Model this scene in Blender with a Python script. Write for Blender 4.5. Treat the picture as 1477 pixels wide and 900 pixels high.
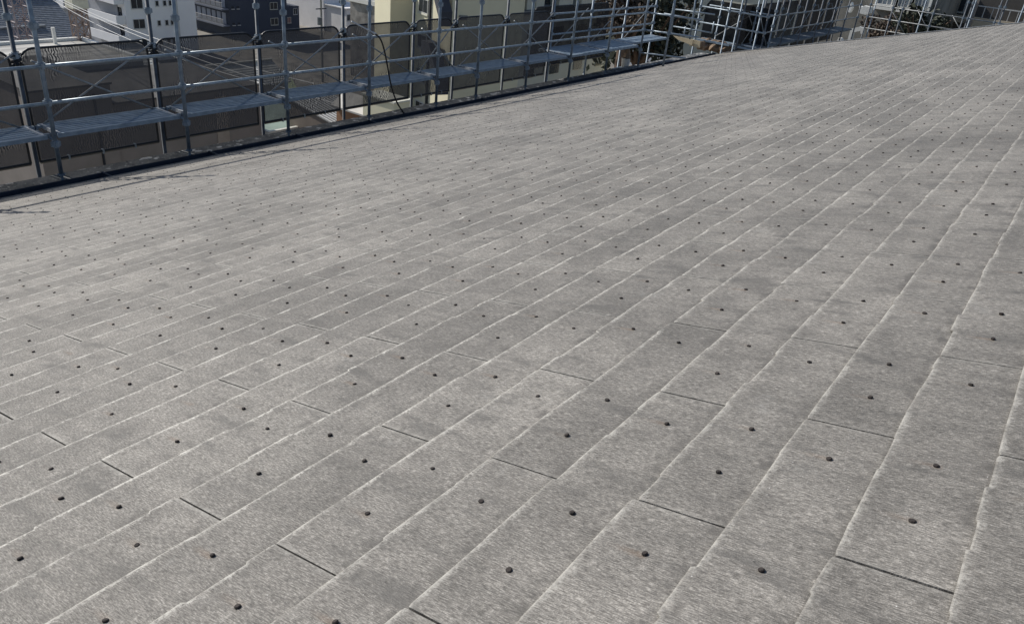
import bpy, bmesh, math, random
from mathutils import Vector, Matrix
R = math.radians
for o in list(bpy.data.objects): bpy.data.objects.remove(o)
scene = bpy.context.scene
col = scene.collection

# ------------------------------------------------------------------ camera, sky, sun, exposure
S = 1.12                      # metres per unit of the camera solve (frame: X along the eave, Y towards the eave, Z up)
H = 28.0                      # camera height above the street
FPX, YAW, PIT, ROLL, RA, RH = 1107.996, 0.6001398, 0.4877515, -0.1044983, 0.2651476, 0.8551112
CX, CY = 738.5, 450.0
F_ = Vector((math.cos(YAW)*math.cos(PIT), math.sin(YAW)*math.cos(PIT), -math.sin(PIT)))
rt = F_.cross(Vector((0, 0, 1))).normalized(); dn = F_.cross(rt)
R_ = math.cos(ROLL)*rt + math.sin(ROLL)*dn
D_ = -math.sin(ROLL)*rt + math.cos(ROLL)*dn
cam_d = bpy.data.cameras.new('camera'); cam = bpy.data.objects.new('camera', cam_d); col.objects.link(cam)
m = Matrix((R_, -D_, -F_)).transposed().to_4x4(); m.translation = Vector((0, 0, H))
cam.matrix_world = m
cam_d.sensor_fit = 'HORIZONTAL'; cam_d.sensor_width = 36.0; cam_d.lens = 36.0*FPX/1477.0
cam_d.clip_start = 0.05; cam_d.clip_end = 4000
scene.camera = cam

SUN = Vector((-0.18, 1.0, 0.84)).normalized()
world = bpy.data.worlds.new('World'); scene.world = world; world.use_nodes = True
wn = world.node_tree
sky = wn.nodes.new('ShaderNodeTexSky'); sky.sky_type = 'NISHITA'; sky.sun_disc = False
sky.sun_elevation = math.asin(SUN.z); sky.sun_rotation = math.atan2(SUN.x, SUN.y)
bg = wn.nodes['Background']; bg.inputs['Strength'].default_value = 0.10
wn.links.new(sky.outputs[0], bg.inputs['Color'])
sd = bpy.data.lights.new('sun', 'SUN'); sd.energy = 4.6; sd.angle = R(0.53); sd.color = (1.0, 0.955, 0.88)
so = bpy.data.objects.new('sun', sd); col.objects.link(so)
so.rotation_euler = SUN.to_track_quat('Z', 'Y').to_euler()
scene.view_settings.view_transform = 'Standard'; scene.view_settings.look = 'None'
scene.view_settings.exposure = 0.0; scene.view_settings.gamma = 1.0
scene.render.engine = 'CYCLES'

# ------------------------------------------------------------------ pixel -> place
def ray(px, py): return F_ + R_*((px-CX)/FPX) + D_*((py-CY)/FPX)
O = Vector((0, 0, H))
def W3(x, y, z): return Vector((S*x, S*y, S*z + H))         # solve units -> metres
def on_y(px, py, y): d = ray(px, py); return O + d*(y/d.y)   # metres
def on_x(px, py, x): d = ray(px, py); return O + d*(x/d.x)
def on_z(px, py, z): d = ray(px, py); return O + d*((z-H)/d.z)
def at_d(px, py, D): return O + ray(px, py)*D

# ------------------------------------------------------------------ materials
def new_mat(name):
    m_ = bpy.data.materials.new(name); m_.use_nodes = True
    return m_, m_.node_tree, m_.node_tree.nodes['Principled BSDF']
def ramp(nt, fac, stops):
    r = nt.nodes.new('ShaderNodeValToRGB'); e = r.color_ramp.elements
    e[0].position, e[0].color = stops[0][0], (*stops[0][1], 1)
    e[1].position, e[1].color = stops[-1][0], (*stops[-1][1], 1)
    for p, c in stops[1:-1]:
        x = e.new(p); x.color = (*c, 1)
    nt.links.new(fac, r.inputs[0]); return r.outputs[0]
def math_n(nt, op, a, b=None, c=None, clamp=False):
    n = nt.nodes.new('ShaderNodeMath'); n.operation = op; n.use_clamp = clamp
    for i, v in enumerate((a, b, c)):
        if v is None: continue
        if isinstance(v, (int, float)): n.inputs[i].default_value = v
        else: nt.links.new(v, n.inputs[i])
    return n.outputs[0]
def noise(nt, vec, scale, detail=4, rough=.55, vscale=None):
    if vscale:
        mp = nt.nodes.new('ShaderNodeMapping'); mp.inputs['Scale'].default_value = vscale
        nt.links.new(vec, mp.inputs[0]); vec = mp.outputs[0]
    n = nt.nodes.new('ShaderNodeTexNoise'); n.inputs['Scale'].default_value = scale
    n.inputs['Detail'].default_value = detail; n.inputs['Roughness'].default_value = rough
    if vec is not None: nt.links.new(vec, n.inputs['Vector'])
    return n.outputs['Fac']
def smooth(nt, v, a, b, lo=0., hi=1.):
    n = nt.nodes.new('ShaderNodeMapRange'); n.interpolation_type = 'SMOOTHSTEP'
    for i, q in zip((1, 2, 3, 4), (a, b, lo, hi)): n.inputs[i].default_value = q
    nt.links.new(v, n.inputs[0]); return n.outputs[0]
def mix(nt, f, a, b, blend='MIX'):
    n = nt.nodes.new('ShaderNodeMix'); n.data_type = 'RGBA'; n.blend_type = blend
    for i, v in ((0, f), (6, a), (7, b)):
        if isinstance(v, (int, float)): n.inputs[i].default_value = v
        elif isinstance(v, tuple): n.inputs[i].default_value = (*v, 1)
        else: nt.links.new(v, n.inputs[i])
    return n.outputs[2]
def bump(nt, bs, h, strength=.4, dist=.01):
    b = nt.nodes.new('ShaderNodeBump'); b.inputs['Strength'].default_value = strength; b.inputs['Distance'].default_value = dist
    nt.links.new(h, b.inputs['Height']); nt.links.new(b.outputs[0], bs.inputs['Normal'])
MATS = {}
def mat(name, c1, c2=None, scale=4, rough=.7, metal=0., bmp=0., vs=None, detail=5):
    """mottled two-tone material"""
    if name in MATS: return MATS[name]
    m_, nt, bs = new_mat(name)
    c2 = c2 or tuple(v*.72 for v in c1)
    tc = nt.nodes.new('ShaderNodeTexCoord').outputs['Object']
    n = noise(nt, tc, scale, detail, .6, vs)
    nt.links.new(ramp(nt, n, [(.3, c2), (.7, c1)]), bs.inputs['Base Color'])
    bs.inputs['Roughness'].default_value = rough; bs.inputs['Metallic'].default_value = metal
    if bmp: bump(nt, bs, n, bmp, .02)
    MATS[name] = m_; return m_

steel = mat('galvanised_steel', (.27, .325, .38), (.13, .165, .205), 9, .5, .25, .05)
steel_dark = mat('dark_steel', (.10, .115, .135), (.04, .046, .058), 9, .55, .2, .05)  # darker steel tone for the outer, wing and cross posts
rail_m = mat('rail_steel', (.36, .42, .47), (.18, .225, .265), 14, .42, .3, .05)
brace_m = mat('brace_steel', (.34, .35, .35), (.17, .18, .19), 9, .5, .3)
deck_m = mat('deck_steel', (.28, .355, .43), (.16, .21, .265), 7, .55, .2, .1)
hook_m = mat('hook_steel', (.62, .64, .66), (.40, .42, .45), 20, .45, .3)
frame_m = mat('black_frame', (.016, .018, .024), (.008, .009, .012), 10, .5)
rust_m = mat('rusty_nail', (.022, .015, .013), (.008, .006, .006), 60, .8)
gutter_m = mat('navy_gutter', (.045, .056, .080), (.022, .028, .042), 5, .5, .2, .1, (1, 6, 6))
verge_m = mat('verge_metal', (.50, .51, .53), (.28, .29, .31), 5, .4, .4)
cable_m = mat('black_cable', (.010, .010, .012), None, 10, .5)
white_m = mat('white_plastic', (.80, .79, .75), (.62, .61, .57), 12, .5)

def coping_material():
    m_, nt, bs = new_mat('weathered_coping')
    tc = nt.nodes.new('ShaderNodeTexCoord').outputs['Object']
    a = noise(nt, tc, 3.2, 6, .65); b = noise(nt, tc, 22, 5, .6); c = noise(nt, tc, 7, 3, .5)
    c1 = ramp(nt, a, [(.32, (.035, .040, .048)), (.52, (.10, .105, .11)), (.72, (.19, .19, .19))])
    c2 = mix(nt, smooth(nt, b, .56, .68), c1, (.33, .32, .30))
    c3 = mix(nt, smooth(nt, c, .60, .66), c2, (.50, .50, .49))
    nt.links.new(c3, bs.inputs['Base Color']); bs.inputs['Roughness'].default_value = .8
    bump(nt, bs, b, .6, .02); return m_
coping_m = coping_material()

def net_material(name, cover, moire, glow=1.):
    """black shade netting: share of thread varies with the weave and its folds"""
    m_, nt, bs = new_mat(name)
    out = nt.nodes['Material Output']; nt.nodes.remove(bs)
    tc = nt.nodes.new('ShaderNodeTexCoord').outputs['Object']
    wv = nt.nodes.new('ShaderNodeTexWave'); wv.bands_direction = 'X'
    wv.inputs['Scale'].default_value = 9; wv.inputs['Distortion'].default_value = 9; wv.inputs['Detail'].default_value = 3
    wv.inputs['Detail Scale'].default_value = 1.4
    nt.links.new(tc, wv.inputs[0])
    n = noise(nt, tc, 1.6, 4, .6)
    patch = smooth(nt, n, .47, .66)
    w = math_n(nt, 'MULTIPLY', math_n(nt, 'SUBTRACT', wv.outputs['Fac'], .5), patch)
    f = math_n(nt, 'MULTIPLY_ADD', w, moire, cover)
    f2 = math_n(nt, 'MULTIPLY_ADD', math_n(nt, 'SUBTRACT', noise(nt, tc, 3.4, 4), .5), .22, f, True)
    tr = nt.nodes.new('ShaderNodeBsdfTransparent')
    df = nt.nodes.new('ShaderNodeBsdfDiffuse'); df.inputs[0].default_value = (.019*glow, .0205*glow, .025*glow, 1)
    tl = nt.nodes.new('ShaderNodeBsdfTranslucent'); tl.inputs[0].default_value = (.0085*glow, .0092*glow, .0112*glow, 1)
    ad = nt.nodes.new('ShaderNodeAddShader'); nt.links.new(df.outputs[0], ad.inputs[0]); nt.links.new(tl.outputs[0], ad.inputs[1])
    mx = nt.nodes.new('ShaderNodeMixShader')
    nt.links.new(f2, mx.inputs[0]); nt.links.new(tr.outputs[0], mx.inputs[1]); nt.links.new(ad.outputs[0], mx.inputs[2])
    nt.links.new(mx.outputs[0], out.inputs['Surface']); return m_
net_m = net_material('shade_net', .82, .66)
net_dark_m = net_material('dense_net', .93, .10, .5)

# ------------------------------------------------------------------ mesh helpers
class MB:
    def __init__(s): s.v = []; s.f = []
    def add(s, vs, fs):
        k = len(s.v); s.v += [tuple(p) for p in vs]; s.f += [tuple(i+k for i in f) for f in fs]; return s
    def box(s, a, b):
        x0, x1 = sorted((a[0], b[0])); y0, y1 = sorted((a[1], b[1])); z0, z1 = sorted((a[2], b[2]))
        return s.add([(x0,y0,z0),(x1,y0,z0),(x1,y1,z0),(x0,y1,z0),(x0,y0,z1),(x1,y0,z1),(x1,y1,z1),(x0,y1,z1)],
                     [(3,2,1,0),(4,5,6,7),(0,1,5,4),(1,2,6,5),(2,3,7,6),(3,0,4,7)])
    def tube(s, pts, r, n=8, r2=None):
        pts = [Vector(p) for p in pts]; vs = []; fs = []; rr = r2 if r2 is not None else r
        for i, p in enumerate(pts):
            d = (pts[min(i+1, len(pts)-1)] - pts[max(i-1, 0)]).normalized()
            u = d.cross(Vector((0, 0, 1)) if abs(d.z) < .9 else Vector((1, 0, 0))).normalized(); w = d.cross(u)
            q = r + (rr-r)*i/max(1, len(pts)-1)
            for k in range(n):
                a = 2*math.pi*k/n; vs.append(p + (u*math.cos(a) + w*math.sin(a))*q)
        for i in range(len(pts)-1):
            for k in range(n):
                fs.append((i*n+k, i*n+(k+1) % n, (i+1)*n+(k+1) % n, (i+1)*n+k))
        fs.append(tuple(range(n-1, -1, -1))); fs.append(tuple((len(pts)-1)*n+k for k in range(n)))
        return s.add(vs, fs)
    def quad(s, a, b, c, d): return s.add([a, b, c, d], [(0, 1, 2, 3)])
    def prism(s, poly, ax, t0, t1):
        """poly of 2D points in the two axes other than ax, extruded from t0 to t1"""
        n = len(poly); vs = []
        for t in (t0, t1):
            for p in poly:
                q = list(p); q.insert(ax, t); vs.append(q)
        fs = [tuple(range(n)), tuple(range(2*n-1, n-1, -1))] + [(i, i+n, (i+1) % n+n, (i+1) % n) for i in range(n)]
        return s.add(vs, fs)
    def build(s, name, m_, parent=None, smooth_=False):
        me = bpy.data.meshes.new(name); me.from_pydata(s.v, [], s.f); me.materials.append(m_)
        bm = bmesh.new(); bm.from_mesh(me); bmesh.ops.recalc_face_normals(bm, faces=bm.faces); bm.to_mesh(me); bm.free()
        if smooth_:
            for p in me.polygons: p.use_smooth = len(p.vertices) == 4
        o = bpy.data.objects.new(name, me); col.objects.link(o)
        if parent: o.parent = parent; o.matrix_parent_inverse = PINV.get(parent.name, Matrix.Identity(4))
        return o
PINV = {}
def empty(name, loc):
    o = bpy.data.objects.new(name, None); col.objects.link(o); o.location = loc; o.empty_display_size = .2
    PINV[o.name] = Matrix.Translation(-Vector(loc)); return o       # parts are built in world coordinates
def tag(o, label, cat, group=None):
    o['label'] = label; o['category'] = cat
    if group: o['group'] = group
    return o
def thing(name, loc, label, cat, group=None): return tag(empty(name, loc), label, cat, group)
def struct(o): o['kind'] = 'structure'; return o
def twin(o, parent):
    c = o.copy(); col.objects.link(c); c.parent = parent; return c

# ------------------------------------------------------------------ ground
def ground_material():
    m_, nt, bs = new_mat('street_ground')
    tc = nt.nodes.new('ShaderNodeTexCoord').outputs['Object']
    a = noise(nt, tc, .04, 6, .6); b = noise(nt, tc, .5, 6, .6)
    c = ramp(nt, a, [(.35, (.10, .10, .10)), (.5, (.19, .175, .15)), (.66, (.27, .25, .22))])
    nt.links.new(mix(nt, smooth(nt, b, .4, .7), c, (.12, .115, .105)), bs.inputs['Base Color'])
    bs.inputs['Roughness'].default_value = .9; return m_
struct(MB().quad((-1500, -1500, 0), (1500, -1500, 0), (1500, 1500, 0), (-1500, 1500, 0)).build('ground', ground_material()))

# ------------------------------------------------------------------ the slate roof
WR = 0.182*S                  # exposed depth of a course
LS = 0.895*S                  # slate length
V0 = 1.40125*S                # butt line of course 0
UV_E, UV_O = 1.116*S, 0.667*S # joints of even and odd courses
K0, K1 = -44, 17              # eave course .. topmost course
U0, U1 = -4.5, 22.28*S
GAP = .0052; TB = .0085
nrm = Vector((0, math.sin(RA), math.cos(RA))); slp = Vector((0, math.cos(RA), -math.sin(RA)))
roof = bpy.data.objects.new('slate_roof', None); col.objects.link(roof)
roof.location = O - nrm*(RH*S); roof.rotation_euler = (-RA, 0, 0)
tag(roof, 'weathered grey slate roof sloping down to the scaffolding', 'roof')
def rp(u, v, w=0.): return O - nrm*(RH*S - w) + slp*v + Vector((u, 0, 0))

def slate_material():
    m_, nt, bs = new_mat('weathered_slate')
    t = nt.nodes.new('ShaderNodeTexCoord'); t.object = roof
    P = t.outputs['Object']; uv = nt.nodes.new('ShaderNodeUVMap'); uv.uv_map = 'edge'
    sx = nt.nodes.new('ShaderNodeSeparateXYZ'); nt.links.new(uv.outputs[0], sx.inputs[0])
    ux, uy = sx.outputs[0], sx.outputs[1]           # distance to the nearer end, distance to the butt (metres)
    sp = nt.nodes.new('ShaderNodeSeparateXYZ'); nt.links.new(P, sp.inputs[0])
    # one random tone for each slate
    row = math_n(nt, 'FLOOR', math_n(nt, 'DIVIDE', math_n(nt, 'SUBTRACT', V0 + .004, sp.outputs[1]), WR))
    par = math_n(nt, 'MODULO', math_n(nt, 'ADD', row, 100), 2)
    off = math_n(nt, 'MULTIPLY_ADD', par, UV_O-UV_E, UV_E)
    colm = math_n(nt, 'FLOOR', math_n(nt, 'DIVIDE', math_n(nt, 'SUBTRACT', sp.outputs[0], off), LS))
    cb = nt.nodes.new('ShaderNodeCombineXYZ'); nt.links.new(row, cb.inputs[0]); nt.links.new(colm, cb.inputs[1])
    wn_ = nt.nodes.new('ShaderNodeTexWhiteNoise'); wn_.noise_dimensions = '2D'; nt.links.new(cb.outputs[0], wn_.inputs['Vector'])
    tone = wn_.outputs['Value']
    grain = noise(nt, P, 1, 3, .65, (340, 56, 1)); speck = noise(nt, P, 260, 2, .7)
    streak = noise(nt, P, 1, 3, .6, (46, 7, 1))
    mid = noise(nt, P, 7.5, 5, .62); big = noise(nt, P, 1.25, 5, .6)
    c = ramp(nt, grain, [(.33, (.077, .069, .060)), (.48, (.199, .184, .164)), (.64, (.378, .354, .320))])
    c = mix(nt, smooth(nt, speck, .38, .60), mix(nt, .55, c, (.125, .119, .109)), mix(nt, smooth(nt, speck, .62, .75, 0, .5), c, (.5, .49, .47)))
    k = math_n(nt, 'MULTIPLY_ADD', tone, .27, .875)
    k = math_n(nt, 'MULTIPLY', k, smooth(nt, mid, .30, .70, .87, 1.12))
    k = math_n(nt, 'MULTIPLY', k, smooth(nt, big, .32, .68, .82, 1.14))
    k = math_n(nt, 'MULTIPLY', k, smooth(nt, streak, .3, .7, .86, 1.10))
    kk = nt.nodes.new('ShaderNodeCombineXYZ')
    for i in range(3): nt.links.new(k, kk.inputs[i])
    c = mix(nt, 1., c, kk.outputs[0], 'MULTIPLY')
    st2 = noise(nt, P, 1, 5, .68, (11, 3.2, 1))
    c = mix(nt, smooth(nt, st2, .51, .70, 0, .66), c, (.095, .09, .083))
    # blotches: dark algae and pale lime bloom
    al = noise(nt, P, 3.1, 6, .68); lime = noise(nt, P, 4.7, 6, .7)
    c = mix(nt, smooth(nt, al, .55, .72, 0, .58), c, (.105, .097, .088))
    c = mix(nt, smooth(nt, lime, .60, .80, 0, .35), c, (.40, .395, .375))
    # grime caught on the head of the course, just below the butt above
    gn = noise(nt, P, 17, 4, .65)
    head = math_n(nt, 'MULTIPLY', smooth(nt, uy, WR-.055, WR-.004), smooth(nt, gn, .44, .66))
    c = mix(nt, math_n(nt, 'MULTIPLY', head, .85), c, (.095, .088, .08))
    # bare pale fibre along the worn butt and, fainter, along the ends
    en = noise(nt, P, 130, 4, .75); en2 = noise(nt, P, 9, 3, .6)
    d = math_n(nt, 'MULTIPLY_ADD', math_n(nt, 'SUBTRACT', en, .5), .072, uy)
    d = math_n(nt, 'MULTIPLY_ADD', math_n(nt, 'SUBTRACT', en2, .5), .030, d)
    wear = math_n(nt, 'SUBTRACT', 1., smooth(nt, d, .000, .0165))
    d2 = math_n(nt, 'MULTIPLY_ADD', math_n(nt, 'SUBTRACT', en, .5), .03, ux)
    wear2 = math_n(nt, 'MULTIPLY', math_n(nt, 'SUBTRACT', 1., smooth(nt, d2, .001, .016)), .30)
    c = mix(nt, math_n(nt, 'MULTIPLY', math_n(nt, 'MAXIMUM', wear, wear2), math_n(nt, 'MULTIPLY', smooth(nt, sp.outputs[1], .5, 2.6, .50, 1.25), smooth(nt, noise(nt, P, 16, 4, .7), .36, .60, .16, .95))), c, (.58, .56, .51))  # downslope gain on the wear paints in sun caught by the butt lip
    # stray specks of moss and chipped white grains
    for sc_, lim, colr, cut in ((23, .055, (.04, .038, .034), .80), (41, .05, (.75, .74, .71), .86)):
        vo_ = nt.nodes.new('ShaderNodeTexVoronoi'); vo_.inputs['Scale'].default_value = sc_; nt.links.new(P, vo_.inputs['Vector'])
        sc2 = nt.nodes.new('ShaderNodeSeparateColor'); nt.links.new(vo_.outputs['Color'], sc2.inputs[0])
        dot = math_n(nt, 'MULTIPLY', math_n(nt, 'LESS_THAN', vo_.outputs['Distance'], lim), math_n(nt, 'GREATER_THAN', sc2.outputs[0], cut))
        c = mix(nt, math_n(nt, 'MULTIPLY', dot, .75), c, colr)
    # a little rust washed down from each nail
    um = nt.nodes.new('ShaderNodeUVMap'); um.uv_map = 'nails'
    su = nt.nodes.new('ShaderNodeSeparateXYZ'); nt.links.new(um.outputs[0], su.inputs[0])
    stain = None
    for q in (.155*S, .356*S, .749*S):
        dx = math_n(nt, 'ABSOLUTE', math_n(nt, 'SUBTRACT', su.outputs[0], q))
        g = math_n(nt, 'SUBTRACT', 1., smooth(nt, math_n(nt, 'MULTIPLY_ADD', math_n(nt, 'SUBTRACT', en, .5), .02, dx), .002, .013))
        stain = g if stain is None else math_n(nt, 'MAXIMUM', stain, g)
    run = math_n(nt, 'MULTIPLY', smooth(nt, uy, WR*.12, WR*.50), math_n(nt, 'SUBTRACT', 1., smooth(nt, uy, WR*.52, WR*.58)))
    rn = smooth(nt, noise(nt, P, 2.2, 2), .45, .62)
    stain = math_n(nt, 'MULTIPLY', math_n(nt, 'MULTIPLY', stain, run), math_n(nt, 'MULTIPLY', rn, .34))
    c = mix(nt, stain, c, (.20, .125, .075))
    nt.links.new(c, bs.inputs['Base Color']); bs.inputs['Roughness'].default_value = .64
    bs.inputs['Specular IOR Level'].default_value = .5
    hh = math_n(nt, 'ADD', grain, math_n(nt, 'MULTIPLY', speck, .6))
    bump(nt, bs, hh, .6, .003)
    return m_
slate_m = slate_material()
under_m = mat('roof_felt', (.012, .012, .013), (.008, .008, .009), 5, .95)

rng = random.Random(11)
def butt_profile(L, r):
    """broken lower edge of a slate: short runs with little steps between"""
    pts = []; x = 0.; base = r.uniform(-.002, .002)
    while x < L-.04:
        seg = min(L-x, r.uniform(.10, .27)); o0 = base + r.uniform(-.0045, .0045); o1 = o0 + r.uniform(-.0035, .0035)
        pts += [(x, o0), (x+seg*.5, (o0+o1)/2 + r.uniform(-.0012, .0012)), (x+seg-.006, o1)]
        x += seg
    pts[0] = (0., pts[0][1]-.003); pts[-1] = (L, pts[-1][1]-.003)
    pts.insert(1, (.012, pts[0][1]+.003)); pts.insert(-1, (L-.012, pts[-1][1]+.003))
    pts.sort()
    return pts
def slate_data(L, r):
    prof = butt_profile(L, r); n = len(prof); v = []; uv = []; f = []
    warp = r.uniform(-.0008, .0008)
    def zt(y): return TB*(1 + y/WR)
    rings = [(0., -.0014), (-.004, -.0002), (-.016, 0.), (-(WR+.02), 0.)]
    for dy, dz in rings:
        for (x, o) in prof:
            y = (o if dy > -.1 else 0) + dy
            v.append((x, y, zt(y) + dz + warp*math.sin(x/L*math.pi))); uv.append((min(x, L-x), max(0., -dy), x))
    nb = len(v)
    for (x, o) in prof: v.append((x, o, zt(0)-.0065)); uv.append((.2, 0., x))
    for a in range(len(rings)-1):
        for i in range(n-1): f.append((a*n+i, a*n+i+1, (a+1)*n+i+1, (a+1)*n+i))
    for i in range(n-1): f.append((nb+i, nb+i+1, i+1, i))
    top = (len(rings)-1)*n
    w0 = len(v); v += [(0, -(WR+.02), zt(-(WR+.02))-.0065), (L, -(WR+.02), zt(-(WR+.02))-.0065)]
    uv += [(.2, WR, 0), (.2, WR, L)]
    f.append((0, n, 2*n, top, w0, nb)); f.append((nb+n-1, w0+1, top+n-1, 3*n-1, 2*n-1, n-1)); f.append((nb, w0, w0+1, nb+n-1))
    return v, f, uv
def mesh_from(name, v, f, uv, m_):
    me = bpy.data.meshes.new(name); me.from_pydata(v, [], f); me.materials.append(m_)
    a = me.uv_layers.new(name='edge'); b = me.uv_layers.new(name='nails')
    idx = [0]*len(me.loops); me.loops.foreach_get('vertex_index', idx)
    fa = []; fb = []
    for i in idx: fa += [uv[i][0], uv[i][1]]; fb += [uv[i][2], uv[i][1]]
    a.data.foreach_set('uv', fa); b.data.foreach_set('uv', fb)
    me.update(); return me
VAR = [slate_data(LS-GAP, rng) for _ in range(14)]
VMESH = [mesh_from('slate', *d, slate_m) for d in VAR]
def nail_data():
    v = []; f = []; n = 9
    for r, z in ((.0062, 0.), (.0068, .0034), (.0048, .0054)):
        for k in range(n): a = 2*math.pi*k/n; v.append((r*math.cos(a), r*math.sin(a), z))
    for a in range(2):
        for k in range(n): f.append((a*n+k, a*n+(k+1) % n, (a+1)*n+(k+1) % n, (a+1)*n+k))
    f.append(tuple(range(2*n, 3*n))); return v, f
NV, NF = nail_data()
cap_m = mat('sunlit_nail_cap', (.062, .050, .045), (.018, .014, .012), 70, .85)  # lighter cap over dark sides paints in the sunlit nail top
def nail_mats(me):
    me.materials.append(rust_m); me.materials.append(cap_m)
    for p in me.polygons: p.material_index = 1 if len(p.vertices) > 4 else 0
nail_me = bpy.data.meshes.new('nail'); nail_me.from_pydata(NV, [], NF); nail_mats(nail_me)
NPOS = [.155*S, .356*S, .749*S]
def px_of(P):
    d = P - O; z = d.dot(F_)
    if z < .05: return None
    return CX + FPX*d.dot(R_)/z, CY + FPX*d.dot(D_)/z, z
slots = []
for k in range(K0, K1+1):
    off = UV_E if k % 2 == 0 else UV_O
    m0 = math.floor((U0-off)/LS)
    u = off + m0*LS
    while u < U1:
        slots.append((k, u)); u += LS
def shown(k, u):
    best = 0; vb = V0 - k*WR; n_in = 0
    for i in range(5):
        q = px_of(rp(u+LS*i/4, vb-WR*.5))
        if q and -20 < q[0] < 1497 and 0 < q[1] < 915: n_in += 1; best = max(best, 1/q[2])
    return best*n_in
rank = sorted(slots, key=lambda s_: -shown(*s_))
near = set(rank[:298]); nail_near = set(rank[:98])
jv, jf, juv, nv, nf = [], [], [], [], []
for (k, u) in slots:
    vb = V0 - k*WR
    L = min(LS-GAP, U1-u)
    if L < .05: continue
    i = rng.randrange(len(VAR)); dy = rng.uniform(-.0012, .0012); du = rng.uniform(-.001, .001)
    nails = [(q + rng.uniform(-.006, .006), -WR*(.52+rng.uniform(-.03, .03))) for q in NPOS if q < L-.03]
    def nz(y): return TB*(1+y/WR) - .0004
    if (k, u) in near:
        o = bpy.data.objects.new('slate', VMESH[i]); col.objects.link(o); o.parent = roof; o.location = (u+du, vb+dy, 0)
    else:
        o = None; d = VAR[i] if L > LS-GAP-1e-6 else slate_data(L, rng)
        b0 = len(jv); jv += [(x+u+du, y+vb+dy, z) for x, y, z in d[0]]; jf += [tuple(q+b0 for q in f) for f in d[1]]; juv += d[2]
    for (x, y) in nails:
        if rng.random() < .012: continue
        if o is not None and (k, u) in nail_near:
            n_ = bpy.data.objects.new('nail', nail_me); col.objects.link(n_); n_.parent = o; n_.location = (x, y, nz(y))
            n_.rotation_euler = (rng.uniform(-.25, .25), rng.uniform(-.25, .25), rng.uniform(0, 6)); n_.scale = (1, rng.uniform(.8, 1.15), rng.uniform(.7, 1.25))
        else:
            b0 = len(nv); nv += [(x+u+px_, y+vb+py_, nz(y)+pz_) for px_, py_, pz_ in NV]; nf += [tuple(q+b0 for q in f) for f in NF]
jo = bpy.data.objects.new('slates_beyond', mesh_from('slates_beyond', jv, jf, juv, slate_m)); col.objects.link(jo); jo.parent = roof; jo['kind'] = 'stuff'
nme = bpy.data.meshes.new('nails_beyond'); nme.from_pydata(nv, [], nf); nail_mats(nme)
no = bpy.data.objects.new('nails_beyond', nme); col.objects.link(no); no.parent = roof; no['kind'] = 'stuff'
VE = V0 - K0*WR; VT = V0 - (K1+1)*WR
ub = MB().box((U0-1, VT-.2, -.10), (U1, VE-.02, -.012)).build('roof_felt', under_m); ub.parent = roof
vf = MB().prism([(U1-.012, .020), (U1-.012, .030), (U1+.075, .030), (U1+.075, -.16), (U1+.062, -.16), (U1+.062, .020)], 1, VT-.2, VE+.02)
vo = vf.build('verge_flashing', verge_m); vo.parent = roof

# ------------------------------------------------------------------ eave gutter, coping and house wall
EY, EZ = rp(0, VE).y, rp(0, VE).z
XA, XB = U0-1, U1+.10
g = thing('eave_gutter', (9, EY+.05, EZ-.14), 'dark navy metal gutter along the eave of the slate roof', 'gutter')
MB().prism([(EY-.03, EZ-.015), (EY-.03, EZ-.13), (EY+.27, EZ-.13), (EY+.27, EZ-.025), (EY+.285, EZ-.025), (EY+.285, EZ-.145), (EY-.042, EZ-.145), (EY-.042, EZ-.015)], 0, XA, XB).build('trough', gutter_m, g)
for i in range(18):
    x = XA + .6 + i*1.62
    MB().box((x, EY-.03, EZ-.03), (x+.03, EY+.29, EZ-.012)).build('bracket', gutter_m, g)
cp = thing('coping', (9, EY+.4, EZ-.2), 'stained dark concrete coping under the scaffold posts beyond the gutter', 'coping')
x = XA; rc = random.Random(5); seg = []
while x < XB:
    w = 1.82; seg.append((x, min(XB, x+w))); x += w
CPZ = S*-3.385 + H
for a, b in seg:
    MB().box((a+.004, EY+.295, CPZ-.16 + rc.uniform(-.004, .004)), (b-.004, EY+.78, CPZ + rc.uniform(-.004, .004))).build('coping_stone', coping_m, cp)
bl = thing('building_wall', (9, 0, 0), 'cream rendered wall of the building below the slate roof', 'wall')
MB().box((XA, -8, 0), (U1-.3, EY+.7, CPZ-.17)).build('wall_block', mat('cream_render', (.45, .42, .36), (.36, .33, .28), .5, .85), bl)
MB().prism([(-8, 0), (EY-.1, 0), (EY-.1, EZ-.2), (-3.2, rp(0, VT).z-.35), (-8, rp(0, VT).z-1.6)], 0, U1-.31, U1-.02).build('gable_wall', MATS['cream_render'], bl)

# ------------------------------------------------------------------ scaffolding
ZU, ZL, ZD, ZT = -2.05, -2.45, -2.83, -.67       # upper rail, lower rail, deck, post top (solve units)
PR, RR = .0275, .0235
def coupler_mesh():
    mb = MB().tube([(0, 0, -.045), (0, 0, .045)], PR+.011, 8)
    for a in range(4):
        c, s_ = math.cos(a*math.pi/2), math.sin(a*math.pi/2)
        mb.add([(c*.028 - s_*.022, s_*.028 + c*.022, -.03), (c*.028 + s_*.022, s_*.028 - c*.022, -.03), (c*.056 + s_*.018, s_*.056 - c*.018, -.03), (c*.056 - s_*.018, s_*.056 + c*.018, -.03),
                (c*.028 - s_*.022, s_*.028 + c*.022, .03), (c*.028 + s_*.022, s_*.028 - c*.022, .03), (c*.056 + s_*.018, s_*.056 - c*.018, .03), (c*.056 - s_*.018, s_*.056 + c*.018, .03)],
               [(3,2,1,0),(4,5,6,7),(0,1,5,4),(1,2,6,5),(2,3,7,6),(3,0,4,7)])
    o = mb.build('coupler', steel); me = o.data; bpy.data.objects.remove(o); return me
COUP = coupler_mesh()
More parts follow.
